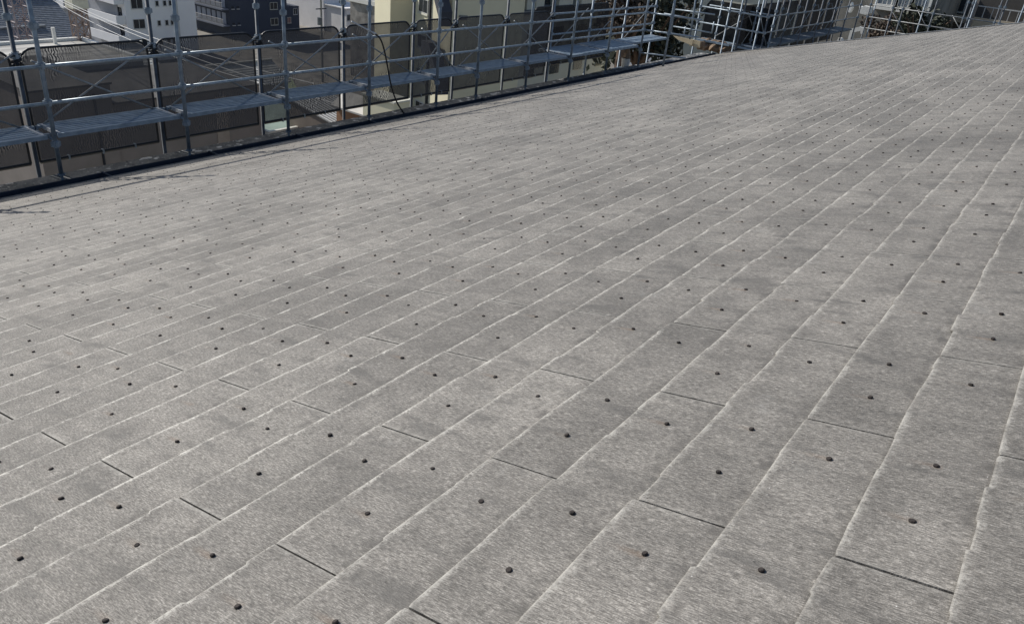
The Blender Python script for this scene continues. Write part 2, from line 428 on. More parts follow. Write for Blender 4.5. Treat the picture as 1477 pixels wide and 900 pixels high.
def base_mesh():
    mb = MB().box((-.07, -.07, 0), (.07, .07, .008)).tube([(0, 0, .008), (0, 0, .16)], .019, 8).tube([(0, 0, .10), (0, 0, .125)], .040, 6)
    for a in range(2):
        c, s_ = math.cos(a*math.pi/2), math.sin(a*math.pi/2)
        mb.tube([(c*.055, s_*.055, .118), (-c*.055, -s_*.055, .118)], .008, 5)
    o = mb.build('jack_base', steel); me = o.data; bpy.data.objects.remove(o); return me
BASE = base_mesh()
def post(parent, x, y, zb, zt, base=False, levels=(ZU, ZL, ZD-.09), lean=0., m_=None):
    """vertical tube with its wedge couplers; x, y in solve units, zb and zt in metres"""
    p = W3(x, y, 0)
    o = MB().tube([(p.x, p.y, zb + (.10 if base else 0)), (p.x+lean, p.y, zt)], PR, 10).build('post', m_ or steel, parent, True)
    inv = parent.location
    zs = [S*l+H for l in levels] + [S*(ZU+.42)+H, S*(ZU+.82)+H]
    for z in zs:
        if zb+.1 < z < zt:
            c = bpy.data.objects.new('coupler', COUP); col.objects.link(c); c.parent = o; c.location = (p.x, p.y, z)
    if base:
        c = bpy.data.objects.new('jack_base', BASE); col.objects.link(c); c.parent = o; c.location = (p.x, p.y, zb)
    return o
def rail(parent, a, b, r=RR, name='guard_rail', m_=None):
    mb = MB().tube([a, b], r, 8)
    return mb.build(name, m_ or rail_m, parent, True)
DECKS = {}
deck2_m = mat('shaded_deck_steel', (.12, .145, .17), (.06, .075, .09), 7, .6, .2, .1)  # darker copy of the deck steel, shade put into its colour
def deck(x0, x1, y0, y1, z, label, group, along='x', dm=None):
    dm = dm or deck_m
    """steel plank: ribbed plate, side channels, two hooks each end (solve units)"""
    a, b = W3(x0, y0, z), W3(x1, y1, z)
    L = (b.x-a.x) if along == 'x' else (b.y-a.y); Wd = (b.y-a.y) if along == 'x' else (b.x-a.x)
    key = (round(L, 2), round(Wd, 2), dm.name)
    if key not in DECKS:
        mb = MB().box((.06, 0, -.012), (L-.06, Wd, -.006))
        n = 7
        for i in range(n):
            y = Wd*(i+.5)/n; mb.box((.10, y-.016, -.007), (L-.10, y+.016, .0))
        pl = mb; ch = MB().box((.03, -.004, -.05), (L-.03, .022, .003)).box((.03, Wd-.022, -.05), (L-.03, Wd+.004, .003))
        en = [MB().box((.055, .02, -.045), (.085, Wd-.02, .005)), MB().box((L-.085, .02, -.045), (L-.055, Wd-.02, .005))]
        hk = []
        for xx, sg in ((.06, -1), (L-.06, 1)):
            for yy in (.07, Wd-.07): hk.append(MB().box((xx, yy-.02, -.03), (xx+sg*.085, yy+.02, .004)).box((xx+sg*.06, yy-.02, -.06), (xx+sg*.085, yy+.02, -.03)))
        ms = []
        for nm, q, mm in [('plate', pl, dm), ('side_channel', ch, dm)] + [('end_strip', e, hook_m) for e in en] + [('hook', h_, steel) for h_ in hk]:
            o = q.build(nm, mm); ms.append((nm, o.data)); bpy.data.objects.remove(o)
        DECKS[key] = ms
    t = bpy.data.objects.new('scaffold_deck', None); col.objects.link(t); t.empty_display_size = .2
    t.location = a
    if along == 'y': t.rotation_euler = (0, 0, R(90)); t.location = (b.x, a.y, a.z)
    tag(t, label, 'deck', group)
    for nm, me in DECKS[key]:
        o = bpy.data.objects.new(nm, me); col.objects.link(o); o.parent = t
    return t

def net_panel(p0, p1, zb, zt, label, group, m_=None, r=.17, seed=0, frame=True):
    """framed net between two uprights; p0, p1 are (x, y) metres; rounded top corners, slack cloth"""
    p0, p1 = Vector((p0[0], p0[1], 0)), Vector((p1[0], p1[1], 0)); d = p1-p0; L = d.length; d.normalize(); nn = Vector((-d.y, d.x, 0))
    t = thing('mesh_panel', (p0.x, p0.y, zb), label, 'netting', group)
    h = zt-zb
    prof = [(0, 0), (L, 0)]
    for k in range(6): a = k*math.pi/10; prof.append((L-r+r*math.cos(a), h-r+r*math.sin(a)))
    for k in range(6): a = math.pi/2 + k*math.pi/10; prof.append((r+r*math.cos(a), h-r+r*math.sin(a)))
    def P(x, z, w=0): return p0 + d*x + nn*w + Vector((0, 0, zb+z))
    if frame:
        mb = MB().tube([P(x, z) for x, z in prof[1:]] + [P(0, 0)], .016, 6); mb.tube([P(0, 0), P(L, 0)], .026, 6)
        mb.build('frame', frame_m, t)
        if seed % 2 == 0:
            for q in (.22, .5, .78):
                MB().box(P(L*q-.012, -.03, -.028), P(L*q+.012, .032, .028)).build('clip', steel, t)
    NX, NZ = 22, 16; rr = random.Random(seed); ph = [rr.uniform(0, 6) for _ in range(6)]; vs = []; fs = []; ids = {}
    for i in range(NX+1):
        for j in range(NZ+1):
            x, z = L*i/NX, h*j/NZ
            top = h
            if x < r: top = h-r+math.sqrt(max(0, r*r-(r-x)**2))
            if x > L-r: top = h-r+math.sqrt(max(0, r*r-(x-L+r)**2))
            z = min(z, h)*top/h
            e = math.sin(math.pi*i/NX)*math.sin(math.pi*j/NZ)
            w = e*(.030*math.sin(x*4.1+z*2.2+ph[0]) + .02*math.sin(z*7+x*1.3+ph[1]) + .010*math.sin(x*13+z*9+ph[2]))
            ids[i, j] = len(vs); vs.append(P(x, z, w))
    for i in range(NX):
        for j in range(NZ): fs.append((ids[i, j], ids[i+1, j], ids[i+1, j+1], ids[i, j+1]))
    mb = MB().add(vs, fs); o = mb.build('net', m_ or net_m, t)
    for p in o.data.polygons: p.use_smooth = True
    # texture space at the panel, not the world origin: shift mesh origin
    o.data.transform(Matrix.Translation(-t.location)); o.matrix_parent_inverse = Matrix.Identity(4)
    return t

IN_Y, OUT_Y, WID_Y = 9.22, 9.82, 10.12
XS = [.66, 2.28, 3.90, 5.545, 7.16, 8.775, 10.395, 11.51, 13.10, 14.70, 16.27, 17.87]
main = thing('eave_scaffold', W3(9, IN_Y, -3.4), 'galvanised tube scaffold standing along the eave of the slate roof', 'scaffold')
def m3(x, y, z): return W3(x, y, z)
for i, x in enumerate(XS):
    post(main, x, IN_Y, CPZ+.002, S*ZT+H, True, lean=0)
    if x < 15: post(main, x, OUT_Y, 0, S*-1.04+H, False, levels=(ZU, ZD-.09), m_=steel_dark)
for i in range(len(XS)-1):
    a, b = XS[i], XS[i+1]
    for z in (ZU, ZL): rail(main, m3(a, IN_Y-.03, z), m3(b, IN_Y-.03, z))
    if a < 14:
        p_, q_ = m3(a+.03, OUT_Y-.05, -1.20), m3(b-.03, OUT_Y-.02, -1.08)
        MB().box(p_, q_).build('widened_top_guard', steel, main)  # unseen top guard rail, made board-wide to thicken its shadow on the slates
    if a < 14:
        rail(main, m3(a+.12, OUT_Y-.06, -2.84), m3(b-.05, OUT_Y-.06, ZU+.03), .0135, 'brace', brace_m)
        rail(main, m3(a+.12, OUT_Y-.085, ZU-.05), m3(b-.08, OUT_Y-.085, -2.86), .0135, 'brace', brace_m)
for i, x in enumerate(XS):   # ledgers that carry the decks
    rail(main, m3(x, IN_Y, ZD-.05), m3(x, OUT_Y if x < 15 else WID_Y, ZD-.05), .0205, 'ledger', steel)
    if x < 15:
        rail(main, m3(x, IN_Y, -1.10), m3(x, OUT_Y, -1.10), .0205, 'ledger', steel)
WX = [15.20, 16.83, 18.50, 20.10]
for x in WX: post(main, x, WID_Y, 0, S*-1.04+H, False, levels=(ZU-.06, ZL-.08, ZD-.09))
for i in range(3):
    for z in (ZU-.06, ZL-.10): rail(main, m3(WX[i], WID_Y, z), m3(WX[i+1], WID_Y, z))
    rail(main, m3(WX[i]+.1, WID_Y+.05, -2.90), m3(WX[i+1]-.1, WID_Y+.05, ZU), .0135, 'brace', brace_m)
# end of the run: rails turn across
for z in (ZU, ZL): rail(main, m3(17.87, IN_Y, z), m3(18.30, 7.95, z))
post(main, 18.04, 8.62, rp(18.04*S, 0).z-3.0, S*ZT+H, False, levels=(ZU, ZL))
rail(main, m3(17.80, IN_Y, -2.98), m3(18.35, 8.20, -2.98), .0215)

GD = None
WHERE = {2: 'below the lattice tower', 3: 'below the dark navy block', 4: 'below the utility pole', 5: 'that the black hose hangs past', 7: 'next to the narrow bay, below the cream pilasters', 8: 'just before the wide bays', 1: 'over the tan courtyard', 0: 'past the tan courtyard'}
for i in range(len(XS)-1):
    a, b = XS[i], XS[i+1]
    if a > 14.6: continue
    if 10.3 < a < 10.5: deck(a+.04, b-.02, IN_Y+.06, OUT_Y-.05, ZD, 'short blue grey steel deck in the narrow bay of the eave scaffold', None)
    else: deck(a+.04, b-.02, IN_Y+.06, OUT_Y-.05, ZD, 'long blue grey steel scaffold deck ' + WHERE[i], 'steel decks of the eave scaffold')
GW = 'paired decks in the wide bays'
for a, b in ((14.72, 16.25), (16.30, 17.85)):
    for y0, y1 in ((IN_Y+.05, IN_Y+.47), (IN_Y+.49, IN_Y+.90)):
        deck(a, b, y0, y1, ZD+.01, 'blue grey steel deck laid in a pair where the eave scaffold widens', GW)
deck(17.9, 20.0, IN_Y+.35, WID_Y-.05, ZD+.005, 'blue grey steel deck at the far corner of the eave scaffold', None)
GN = 'black net panels along the eave scaffold'
PB, PT = S*-3.31+H, S*-1.99+H
for i in range(len(XS)-1):
    a, b = XS[i], XS[i+1]
    if a > 14: continue
    nar = 10.3 < a < 10.5
    net_panel((S*(a+.055), S*(OUT_Y+.035)), (S*(b-.055), S*(OUT_Y+.035)), PB, PT,
              'narrow black netting panel in the short bay of the eave scaffold' if nar else 'black framed netting panel ' + WHERE[i].replace('that the black hose hangs past', 'behind the hanging black hose'),
              None if nar else GN, seed=i)
for i, (a, b) in enumerate([(14.85, 16.50), (16.55, 18.1)]):
    net_panel((S*a, S*10.40), (S*b, S*10.40), S*-3.3+H, S*-2.0+H, 'black netting panel behind the wide bays of the eave scaffold', 'net panels behind the wide bays', net_dark_m, seed=20+i)
# lashings where panels meet the posts
for i, x in enumerate(XS):
    if x > 15 or x < 3: continue
    p = m3(x, OUT_Y, -2.13); t = MB()
    for k in range(5):
        rr = random.Random(i*7+k); a = rr.uniform(0, 6.28)
        t.tube([p + Vector((math.cos(a+q)*.065, math.sin(a+q)*.05, .03*k-.06 + .012*q)) for q in (0, .8, 1.6, 2.4, 3.2, 4, 4.8, 5.6, 6.3)], .009, 5)
    t.tube([p + Vector((-.10, -.04, -.04)), p + Vector((0, -.06, .04)), p + Vector((.09, -.03, -.06))], .012, 5)
    tag(t.build('lashing_rope', cable_m), 'black rope lashing tying netting panels to a post', 'rope', 'rope lashings on the outer posts')

# hose over the rail and the pale pole
hp = [W3(8.83, 9.17, -1.99), W3(8.93, 9.15, -2.07), W3(9.01, 9.14, -2.23), W3(9.10, 9.14, -2.52), W3(9.18, 9.14, -2.80), W3(9.31, 9.13, -3.1), W3(9.53, 9.13, -3.36)]
def spline(p, n=6):
    o_ = []
    for i in range(len(p)-1):
        p0, p1, p2, p3 = p[max(i-1, 0)], p[i], p[i+1], p[min(i+2, len(p)-1)]
        for k in range(n):
            t = k/n; o_.append(.5*((2*p1) + (p2-p0)*t + (2*p0-5*p1+4*p2-p3)*t*t + (3*p1-p0-3*p2+p3)*t**3))
    o_.append(p[-1]); return o_
tag(MB().tube(spline(hp), .0145, 6).build('hose', cable_m, None, True), 'black hose hanging from the rail down to the gutter', 'hose')
tag(MB().tube([W3(8.38, 9.19, -1.80), W3(8.85, 9.17, -2.00)], .013, 6).tube([W3(8.80, 9.17, -1.98), W3(8.86, 9.17, -2.005)], .018, 6).build('pole', hook_m), 'short pale pole slanting above the rail to the black hose', 'pole')

# ---- scaffold beyond the gable (three short runs)
gab = thing('gable_scaffold', W3(22.6, 9, -5), 'tube scaffold crossing beyond the corner of the slate roof', 'scaffold')
GX = 22.62
for y in (9.95, 9.05, 8.72, 8.12): post(gab, GX, y, 10, S*-.8+H, False, levels=(ZU-.13, ZL-.15))
post(gab, GX+.7, 8.50, 10, S*-.9+H); post(gab, GX+.7, 9.6, 10, S*-.9+H); post(gab, GX+.7, 7.95, 10, S*-.9+H)
for z in (ZU-.12, ZL-.15): rail(gab, m3(GX, 9.98, z), m3(GX, 7.95, z))
rail(gab, m3(GX+.7, 9.98, ZU-.12), m3(GX+.7, 7.95, ZU-.12)); rail(gab, m3(GX+.66, 9.6, -3.0), m3(GX+.66, 8.5, ZU-.1), .0135, 'brace', brace_m)
rail(gab, m3(GX+.66, 8.4, ZU-.1), m3(GX+.66, 8.0, -3.0), .0135, 'brace', brace_m)
# free standing ladder guard in front of it
lad = thing('ladder_guard', W3(20.2, 9.6, -3), 'bright tube handrail around the opening at the scaffold corner', 'handrail')
LX = 20.6
def lx(px, py): return on_x(px, py, S*LX)
for a, b in (((977, -25), (968, 49)), ((1007, -25), (995, 57))): MB().tube([lx(*a), lx(*b)], .027, 8).build('post', steel, lad, True)
for a, b in (((974, 14), (1031, 21.5)), ((971, 38.5), (1027, 48)), ((958, 20), (991, 26)), ((958, 47), (986, 52.5))): MB().tube([lx(*a), lx(*b)], .021, 8).build('rail', rail_m, lad, True)
MB().tube([lx(1030, 32), lx(1026.5, 48.5)], .021, 8).build('end_upright', rail_m, lad, True)
MB().tube([lx(989, 39), lx(986, 53)], .021, 8).build('end_upright', rail_m, lad, True)
for y0, y1 in ((8.85, 9.95), (7.95, 8.8)):
    deck(GX+.08, GX+.62, y0, y1, -3.08, 'blue grey steel deck on the gable scaffold beyond the roof corner', 'decks of the gable scaffold', 'y')
net_panel((S*(GX+.75), S*10.1), (S*(GX+.75), S*7.95), S*-3.15+H, S*-2.02+H, 'wide black netting sheet hung on the gable scaffold', None, net_dark_m, seed=31, frame=False)

far = thing('wing_scaffold', W3(27, 7.95, -6), 'tube scaffold running on beside the far wing past the gable', 'scaffold')
FX = [22.7, 24.3, 25.9, 27.5, 29.1, 30.7, 32.3]
FY, FO = 7.93, 8.65
for x in FX:
    post(far, x, FY, 8, S*-.9+H, False, levels=(ZU-.12, ZL-.15), m_=steel_dark)
    post(far, x, FO, 8, S*-1.0+H, False, levels=(ZU-.12,), m_=steel_dark)
for i in range(6):
    for z in (ZU-.12, ZL-.15): rail(far, m3(FX[i], FY, z), m3(FX[i+1], FY, z), .0215, 'guard_rail', brace_m)
    rail(far, m3(FX[i]+.1, FO-.05, -3.1), m3(FX[i+1]-.1, FO-.05, ZU-.1), .0135, 'brace', brace_m)
    rail(far, m3(FX[i]+.1, FO-.08, ZU-.1), m3(FX[i+1]-.1, FO-.08, -3.1), .0135, 'brace', brace_m)
    deck(FX[i]+.05, FX[i+1]-.05, FY+.06, FO-.08, -3.02, 'shade darkened steel deck plank on the scaffold beside the far wing', 'decks of the wing scaffold', dm=deck2_m)
    net_panel((S*(FX[i]+.03), S*(FO+.05)), (S*(FX[i+1]-.03), S*(FO+.05)), S*-3.5+H, S*-1.98+H, 'dark netting panel on the scaffold beside the far wing', 'net panels of the wing scaffold', net_dark_m, seed=40+i, r=.05, frame=False)
cro = thing('cross_scaffold', W3(33, 6, -6), 'tube scaffold turning across behind the verge of the slate roof', 'scaffold')
QX = 33.0
for y in (7.75, 6.95, 6.6, 5.55, 4.55, 4.4, 3.55, 3.40, 2.7):
    post(cro, QX, y, 6, S*-.9+H, False, levels=(ZU-.1, ZL-.13), m_=steel_dark)
for z in (ZU-.1, ZL-.13, -2.98): rail(cro, m3(QX, 7.75, z), m3(QX, 2.7, z), .0215, 'guard_rail', brace_m)
for y in (7.2, 6.2, 5.0): rail(cro, m3(QX+.5, y, ZU-.1), m3(QX+.5, y-.8, -3.0), .0135, 'brace', brace_m)
for y in (7.7, 6.0, 4.4, 2.9): rail(cro, m3(QX+.5, y, -8), m3(QX+.5, y, -1.0), .026, 'post', steel)

# ------------------------------------------------------------------ background
def wall_mat(name, c, c2=None, sc=.35): return mat(name, c, c2 or tuple(v*.86 for v in c), sc, .85, 0, .05)
glass_m = mat('window_glass', (.030, .038, .048), (.018, .022, .030), 1.5, .12)
trim_m = mat('window_trim', (.55, .55, .54), (.45, .45, .44), 5, .5)
dark_m = mat('dark_recess', (.030, .034, .042), (.018, .020, .026), 1.2, .8)
class Bld:
    """axis-aligned block: front face in plane y=yf (faces the roof), side face in plane x=xs"""
    def __init__(s, name, label, xs, xr, yf, yb, ztop, m_, cat='building', group=None, z0=0):
        s.o = thing(name, ((xs+xr)/2, yf, 0), label, cat, group); s.xs, s.xr, s.yf, s.yb, s.zt = xs, xr, yf, yb, ztop
        MB().box((xs, yf, z0), (xr, yb, ztop)).build('wall', m_, s.o)
    def win(s, px0, py0, px1, py1, rows=1, dz=0, m_=None, mull=1, t=None):
        a, b = on_y(px0, py0, s.yf), on_y(px1, py1, s.yf)
        for k in range(rows): s.rect(a.x, b.x, min(a.z, b.z)-k*dz, max(a.z, b.z)-k*dz, m_, mull, t)
    def rect(s, x0, x1, z0, z1, m_=None, mull=1, t=None):
        w = MB(); y = s.yf; f = .07
        w.box((x0-f, y-.09, z0-f), (x0, y+.02, z1+f)).box((x1, y-.09, z0-f), (x1+f, y+.02, z1+f))
        w.box((x0, y-.09, z1), (x1, y+.02, z1+f)).box((x0-.12, y-.16, z0-f-.05), (x1+.12, y+.02, z0-f-.002))
        w.box((x0, y-.09, z0-f), (x1, y+.02, z0))
        for i in range(mull):
            xm = x0 + (x1-x0)*(i+1)/(mull+1); w.box((xm-.03, y-.07, z0), (xm+.03, y+.02, z1))
        o = w.build('window', t or trim_m, s.o)
        MB().box((x0, y-.03, z0), (x1, y+.01, z1)).build('pane', m_ or glass_m, o)
    def side(s, y0, y1, z0, z1, m_=None, mull=1, t=None):
        w = MB(); x = s.xs; f = .07
        w.box((x-.09, y0-f, z0-f), (x+.02, y0, z1+f)).box((x-.09, y1, z0-f), (x+.02, y1+f, z1+f)).box((x-.09, y0, z1), (x+.02, y1, z1+f)).box((x-.14, y0-.1, z0-f), (x+.02, y1+.1, z0))
        for i in range(mull):
            ym = y0 + (y1-y0)*(i+1)/(mull+1); w.box((x-.07, ym-.03, z0), (x+.02, ym+.03, z1))
        o = w.build('window', t or trim_m, s.o)
        MB().box((x-.03, y0, z0), (x+.01, y1, z1)).build('pane', m_ or glass_m, o)
    def part(s, name, m_, *boxes):
        w = MB()
        for a, b in boxes: w.box(a, b)
        return w.build(name, m_, s.o)

FL = 2.95
# --- white apartment block with balconies on its flank
p = at_d(183, 30, 119)
xr = on_y(283, 30, p.y).x; yb = on_x(76, 5, p.x).y
white_w = wall_mat('white_render', (.82, .82, .83), (.74, .74, .76))
b = Bld('apartment_block', 'white apartment block with small windows and balconies on its grey flank', p.x, xr, p.y, yb, on_y(230, -75, p.y).z, white_w)
zrow = on_y(200, 36, p.y).z
for k in range(-4, 6):
    dz = -k*FL; x_ = [on_y(q, 30, p.y).x for q in (192, 208, 227, 231, 238, 242, 246, 250)]
    if zrow+dz < 2: continue
    b.rect(x_[0], x_[1], zrow-.55+dz, zrow+.75+dz)
    for i in (2, 4, 6): b.rect(x_[i], x_[i+1], zrow-.3+dz, zrow+.42+dz, mull=0)
for q in (213, 256): xq = on_y(q, 20, p.y).x; b.part('drainpipe', trim_m, ((xq-.06, p.y-.14, 0), (xq+.06, p.y-.003, b.zt-.4)))
grey_w = wall_mat('grey_flank', (.36, .37, .40), (.30, .31, .34))
b.part('flank_cladding', grey_w, ((p.x-.12, p.y+2.2, 0), (p.x-.004, yb, b.zt-.6)))
for k in range(-4, 7):
    z = zrow + 1.3 - k*FL
    if z < 3: continue
    if z > b.zt-1: continue
    bo = b.part('balcony', white_w, ((p.x-1.5, p.y+.3, z-1.25), (p.x-.02, p.y+9.5, z-1.05)), ((p.x-1.5, p.y+.3, z-1.05), (p.x-1.38, p.y+9.5, z+.05)), ((p.x-1.38, p.y+.3, z-1.05), (p.x-.02, p.y+.42, z+.05)))
    for y0 in (p.y+1.2, p.y+3.4, p.y+6.4): b.side(y0, y0+1.5, z-.9, z+1.0, t=dark_m)
    b.part('air_conditioner', trim_m, ((p.x-1.1, p.y+5.2, z-1.04), (p.x-.5, p.y+6.0, z-.4)))
    b.part('balcony', white_w, ((p.x-1.3, p.y+17, z-1.25), (p.x-.13, p.y+27, z-1.05)), ((p.x-1.3, p.y+17, z-1.05), (p.x-1.2, p.y+27, z+.0)))
    for y0 in (p.y+12, p.y+14.5, p.y+19, p.y+22): b.side(y0, y0+1.3, z-.9, z+.7, t=trim_m)
# --- dark navy apartment block
p = at_d(331, 20, 146); xr = on_y(414, 20, p.y).x; yb = on_x(272, 5, p.x).y
navy_w = wall_mat('navy_cladding', (.060, .072, .100), (.048, .058, .082))
b = Bld('apartment_block', 'dark navy apartment block with railed galleries on its flank', p.x, xr, p.y, yb, on_y(370, -70, p.y).z, navy_w)
zrow = on_y(396, 32, p.y).z; x_ = [on_y(q, 30, p.y).x for q in (390.5, 400.5, 335, 338.5, 342.5, 346)]
cream_t = wall_mat('cream_trim', (.62, .60, .52))
for k in range(-3, 6):
    z = zrow - k*FL
    if z < 2: continue
    b.rect(x_[0], x_[1], z-.55, z+.65, t=cream_t)
    for i in (2, 4):
        b.part('vent', dark_m, ((x_[i], p.y-.03, z-.15), (x_[i+1], p.y+.01, z+.25))); b.part('vent_sill', trim_m, ((x_[i]-.05, p.y-.2, z-.3), (x_[i+1]+.05, p.y+.01, z-.16)))
    zz = z + .9
    b.part('gallery', wall_mat('gallery_grey', (.16, .18, .23)), ((p.x-1.5, p.y+.1, zz-1.3), (p.x-.02, yb, zz-1.05)))
    rl = MB()
    for i in range(60):
        y = p.y+.15 + i*(yb-p.y-.3)/59; rl.box((p.x-1.46, y-.02, zz-1.05), (p.x-1.42, y+.02, zz+.02))
    rl.box((p.x-1.48, p.y+.1, zz+.02), (p.x-1.40, yb, zz+.08)); rl.build('railing', trim_m, b.o)
    for i in range(7):
        y = p.y + 1.2 + i*(yb-p.y-2)/7; b.part('door', wall_mat('pale_door', (.40, .43, .50)), ((p.x-.06, y, zz-1.04), (p.x-.01, y+1.2, zz+1.0)))
# its lower wing
xw = on_y(434, 30, p.y).x
b2 = Bld('apartment_wing', 'low navy wing with two pale framed windows beside the dark block', xr+.01, xw, p.y+.5, p.y+9, on_y(425, 10, p.y).z, navy_w)
for k in range(3):
    z = zrow-k*FL; q = [on_y(v, 30, p.y).x for v in (413.5, 421.5)]
    b2.rect(q[0], q[1], z-.45, z+.55, m_=mat('rosy_blind', (.30, .17, .16), None, 3), t=cream_t)
q = on_y(426, 18, p.y); b2.rect(q.x-.1, q.x+.8, q.z-.5, q.z+.6)
# --- white houses in the sun behind
def roofed(name, label, px0, px1, pyt, D, depth, m_, roof_m=None, rise=0.):
    a = at_d(px0, pyt, D); xr = on_y(px1, pyt, a.y).x
    bb = Bld(name, label, a.x, xr, a.y, a.y+depth, a.z, m_, 'house')
    bb.part('roof_slab', roof_m or m_, ((a.x-.3, a.y-.3, a.z), (xr+.3, a.y+depth+.3, a.z+.22)))
    return bb
lit_w = wall_mat('white_wall', (.80, .78, .72), (.70, .68, .63))
b = roofed('house', 'white house with a grey window bay beside the navy wing', 436, 456, 12, 175, 14, lit_w)
b.win(443, 16, 451, 34, m_=mat('grey_shutter', (.20, .22, .20), None, 2)); b.part('pilaster', lit_w, ((b.xs+1.2, b.yf-.5, 0), (b.xs+1.9, b.yf, b.zt-.5)))
b = roofed('house', 'long white flat roofed house high behind the navy wing', 404, 447, -2, 205, 30, lit_w); b.win(420, 3, 428, 8)
b = roofed('house', 'white house dotted with small round vents behind the utility pole', 449, 470, -8, 185, 16, lit_w)
for yy in (11, 20, 30): b.win(454.5, yy, 456.5, yy+2.5, mull=0)
b = roofed('apartment_house', 'pale lilac white building with slim windows right of the utility pole', 466, 499, -25, 160, 14, wall_mat('lilac_white', (.82, .82, .84)))
for k in range(3): b.win(489.5, 2, 493, 9, 1); b.win(489.5, 22, 493, 30)
b.win(489.5, 42, 493, 50); b.part('floor_band', trim_m, ((b.xs, b.yf-.04, on_y(480, 17.5, b.yf).z-.05), (b.xr, b.yf, on_y(480, 17.5, b.yf).z+.05)))
b = roofed('annexe', 'low white annexe with two dark square windows', 499.5, 534, 14, 159, 12, wall_mat('annexe_white', (.80, .79, .78)))
b.win(500.5, 22, 506, 30); b.win(512, 21, 518, 30)
b.part('roof_pipe', dark_m, ((on_y(510, 15, b.yf).x, b.yf-.1, b.zt-.2), (on_y(532, 15, b.yf).x, b.yf-.02, b.zt-.08)))
# terrace with a white grid fence on a rough bank
a = at_d(576, 20, 118)
tr = Bld('terrace', 'rough grey retaining bank below the white grid fence', a.x, a.x+14, a.y-2, on_x(505, -8, a.x).y, a.z+.3, mat('rough_bank', (.36, .34, .31), (.14, .13, .12), .8, .9, 0, .4), 'terrace')
tr.part('kerb', lit_w, ((a.x-.3, a.y-2.2, a.z+.3), (a.x+.5, tr.yb, a.z+1.0)))
fe = thing('grid_fence', (a.x, a.y, a.z+1), 'white grid fence on the bank left of the cream building', 'fence')
Y0, Y1 = a.y-2, tr.yb; zf = a.z+1.0
for i in range(15):
    y = Y0 + (Y1-Y0)*i/14; MB().box((a.x-.05, y-.06, zf), (a.x+.07, y+.06, zf+5.2)).build('fence_post', lit_w, fe)
for k in range(5): MB().box((a.x-.04, Y0, zf+.3+k*1.15), (a.x+.06, Y1, zf+.42+k*1.15)).build('fence_rail', lit_w, fe)
tr2 = Bld('storage_block', 'mauve brown flat building behind the white grid fence', a.x+6, a.x+30, Y0, Y0+9, zf+6, mat('mauve_block', (.30, .25, .25), (.22, .18, .18), .6, .85))
# --- cream building, its flank turned to the sun
p = at_d(652, 20, 62)
cr = thing('cream_building', (p.x, p.y, 0), 'cream building with lit flank, dark stair shadow blocks and pilasters behind the netting', 'building')
cream = wall_mat('cream_wall', (.72, .68, .50), (.64, .60, .44)); cream2 = wall_mat('cream_pale', (.62, .61, .52), (.54, .53, .45))
an = R(-20)
dxs, dys = -math.sin(an), math.cos(an)      # flank direction, going away to the left
def fl(t, z, w=0): return Vector((p.x + dxs*t - dys*w, p.y + dys*t + dxs*w, z))   # w: out from the flank
def flbox(t0, t1, z0, z1, w0, w1):
    return MB().add([fl(t0, z0, w0), fl(t1, z0, w0), fl(t1, z0, w1), fl(t0, z0, w1), fl(t0, z1, w0), fl(t1, z1, w0), fl(t1, z1, w1), fl(t0, z1, w1)],
                    [(3,2,1,0),(4,5,6,7),(0,1,5,4),(1,2,6,5),(2,3,7,6),(3,0,4,7)])
ztop = H+3
def flank_t(px):                              # where a pixel column meets the flank
    d = ray(px, 25); nx, ny = -dys, dxs
    s_ = (nx*p.x + ny*p.y)/(nx*d.x + ny*d.y); q = d*s_
    return (q.x-p.x)*dxs + (q.y-p.y)*dys
tl = flank_t(574)
flbox(0, tl, 0, ztop, -7, 0).build('flank_wall', cream, cr)
zr = at_d(605, 12, 64).z
for k in range(-1, 8):
    z = zr - k*2.9
    if z < 1.5: continue
    t0, t1 = flank_t(617), flank_t(604)
    w_ = flbox(t0, t1, z-.6, z+.55, 0, .05).build('window', trim_m, cr); flbox(t0+.08, (t0+t1)/2-.03, z-.52, z+.47, .05, .06).build('pane', glass_m, w_); flbox((t0+t1)/2+.03, t1-.08, z-.52, z+.47, .05, .06).build('pane', glass_m, w_)
    flbox(t0-.1, t1+.1, z-.75, z-.62, 0, .12).build('sill', cream2, cr)
    for q in (583, 581): flbox(flank_t(q)-.12, flank_t(q)+.12, z+.3, z+.6, 0, .1).build('vent', dark_m, cr)
flbox(flank_t(621)-.12, flank_t(621)+.12, 0, ztop, 0, .16).build('drainpipe', dark_m, cr)
flbox(flank_t(596), tl+.2, 0, zr+1.0, .01, 2.2).build('bay', cream, cr)
stair_shadow_m = wall_mat('stair_shadow', (.050, .055, .070))
# dark stair-shaped blocks added for the diagonal shadow on the flank near the corner
for k in range(5):
    z1 = zr + 1.6 - k*5.4
    for (ta, za, tb, zb) in ((flank_t(640), z1+.3, flank_t(657), z1-2.4),):
        A, B = fl(ta, za, 1.2), fl(tb, zb, 1.2)
        mb = MB().add([fl(ta, za, .3), fl(tb, zb, .3), fl(tb, zb, 1.3), fl(ta, za, 1.3), fl(ta, za+1.1, .3), fl(tb, zb+1.1, .3), fl(tb, zb+1.1, 1.3), fl(ta, za+1.1, 1.3)],
                      [(3,2,1,0),(4,5,6,7),(0,1,5,4),(1,2,6,5),(2,3,7,6),(3,0,4,7)])
        mb.build('stair_shadow_flight', stair_shadow_m, cr)
    flbox(flank_t(640), flank_t(629), z1+.3, z1+1.4, .3, 1.3).build('stair_shadow_landing', stair_shadow_m, cr)
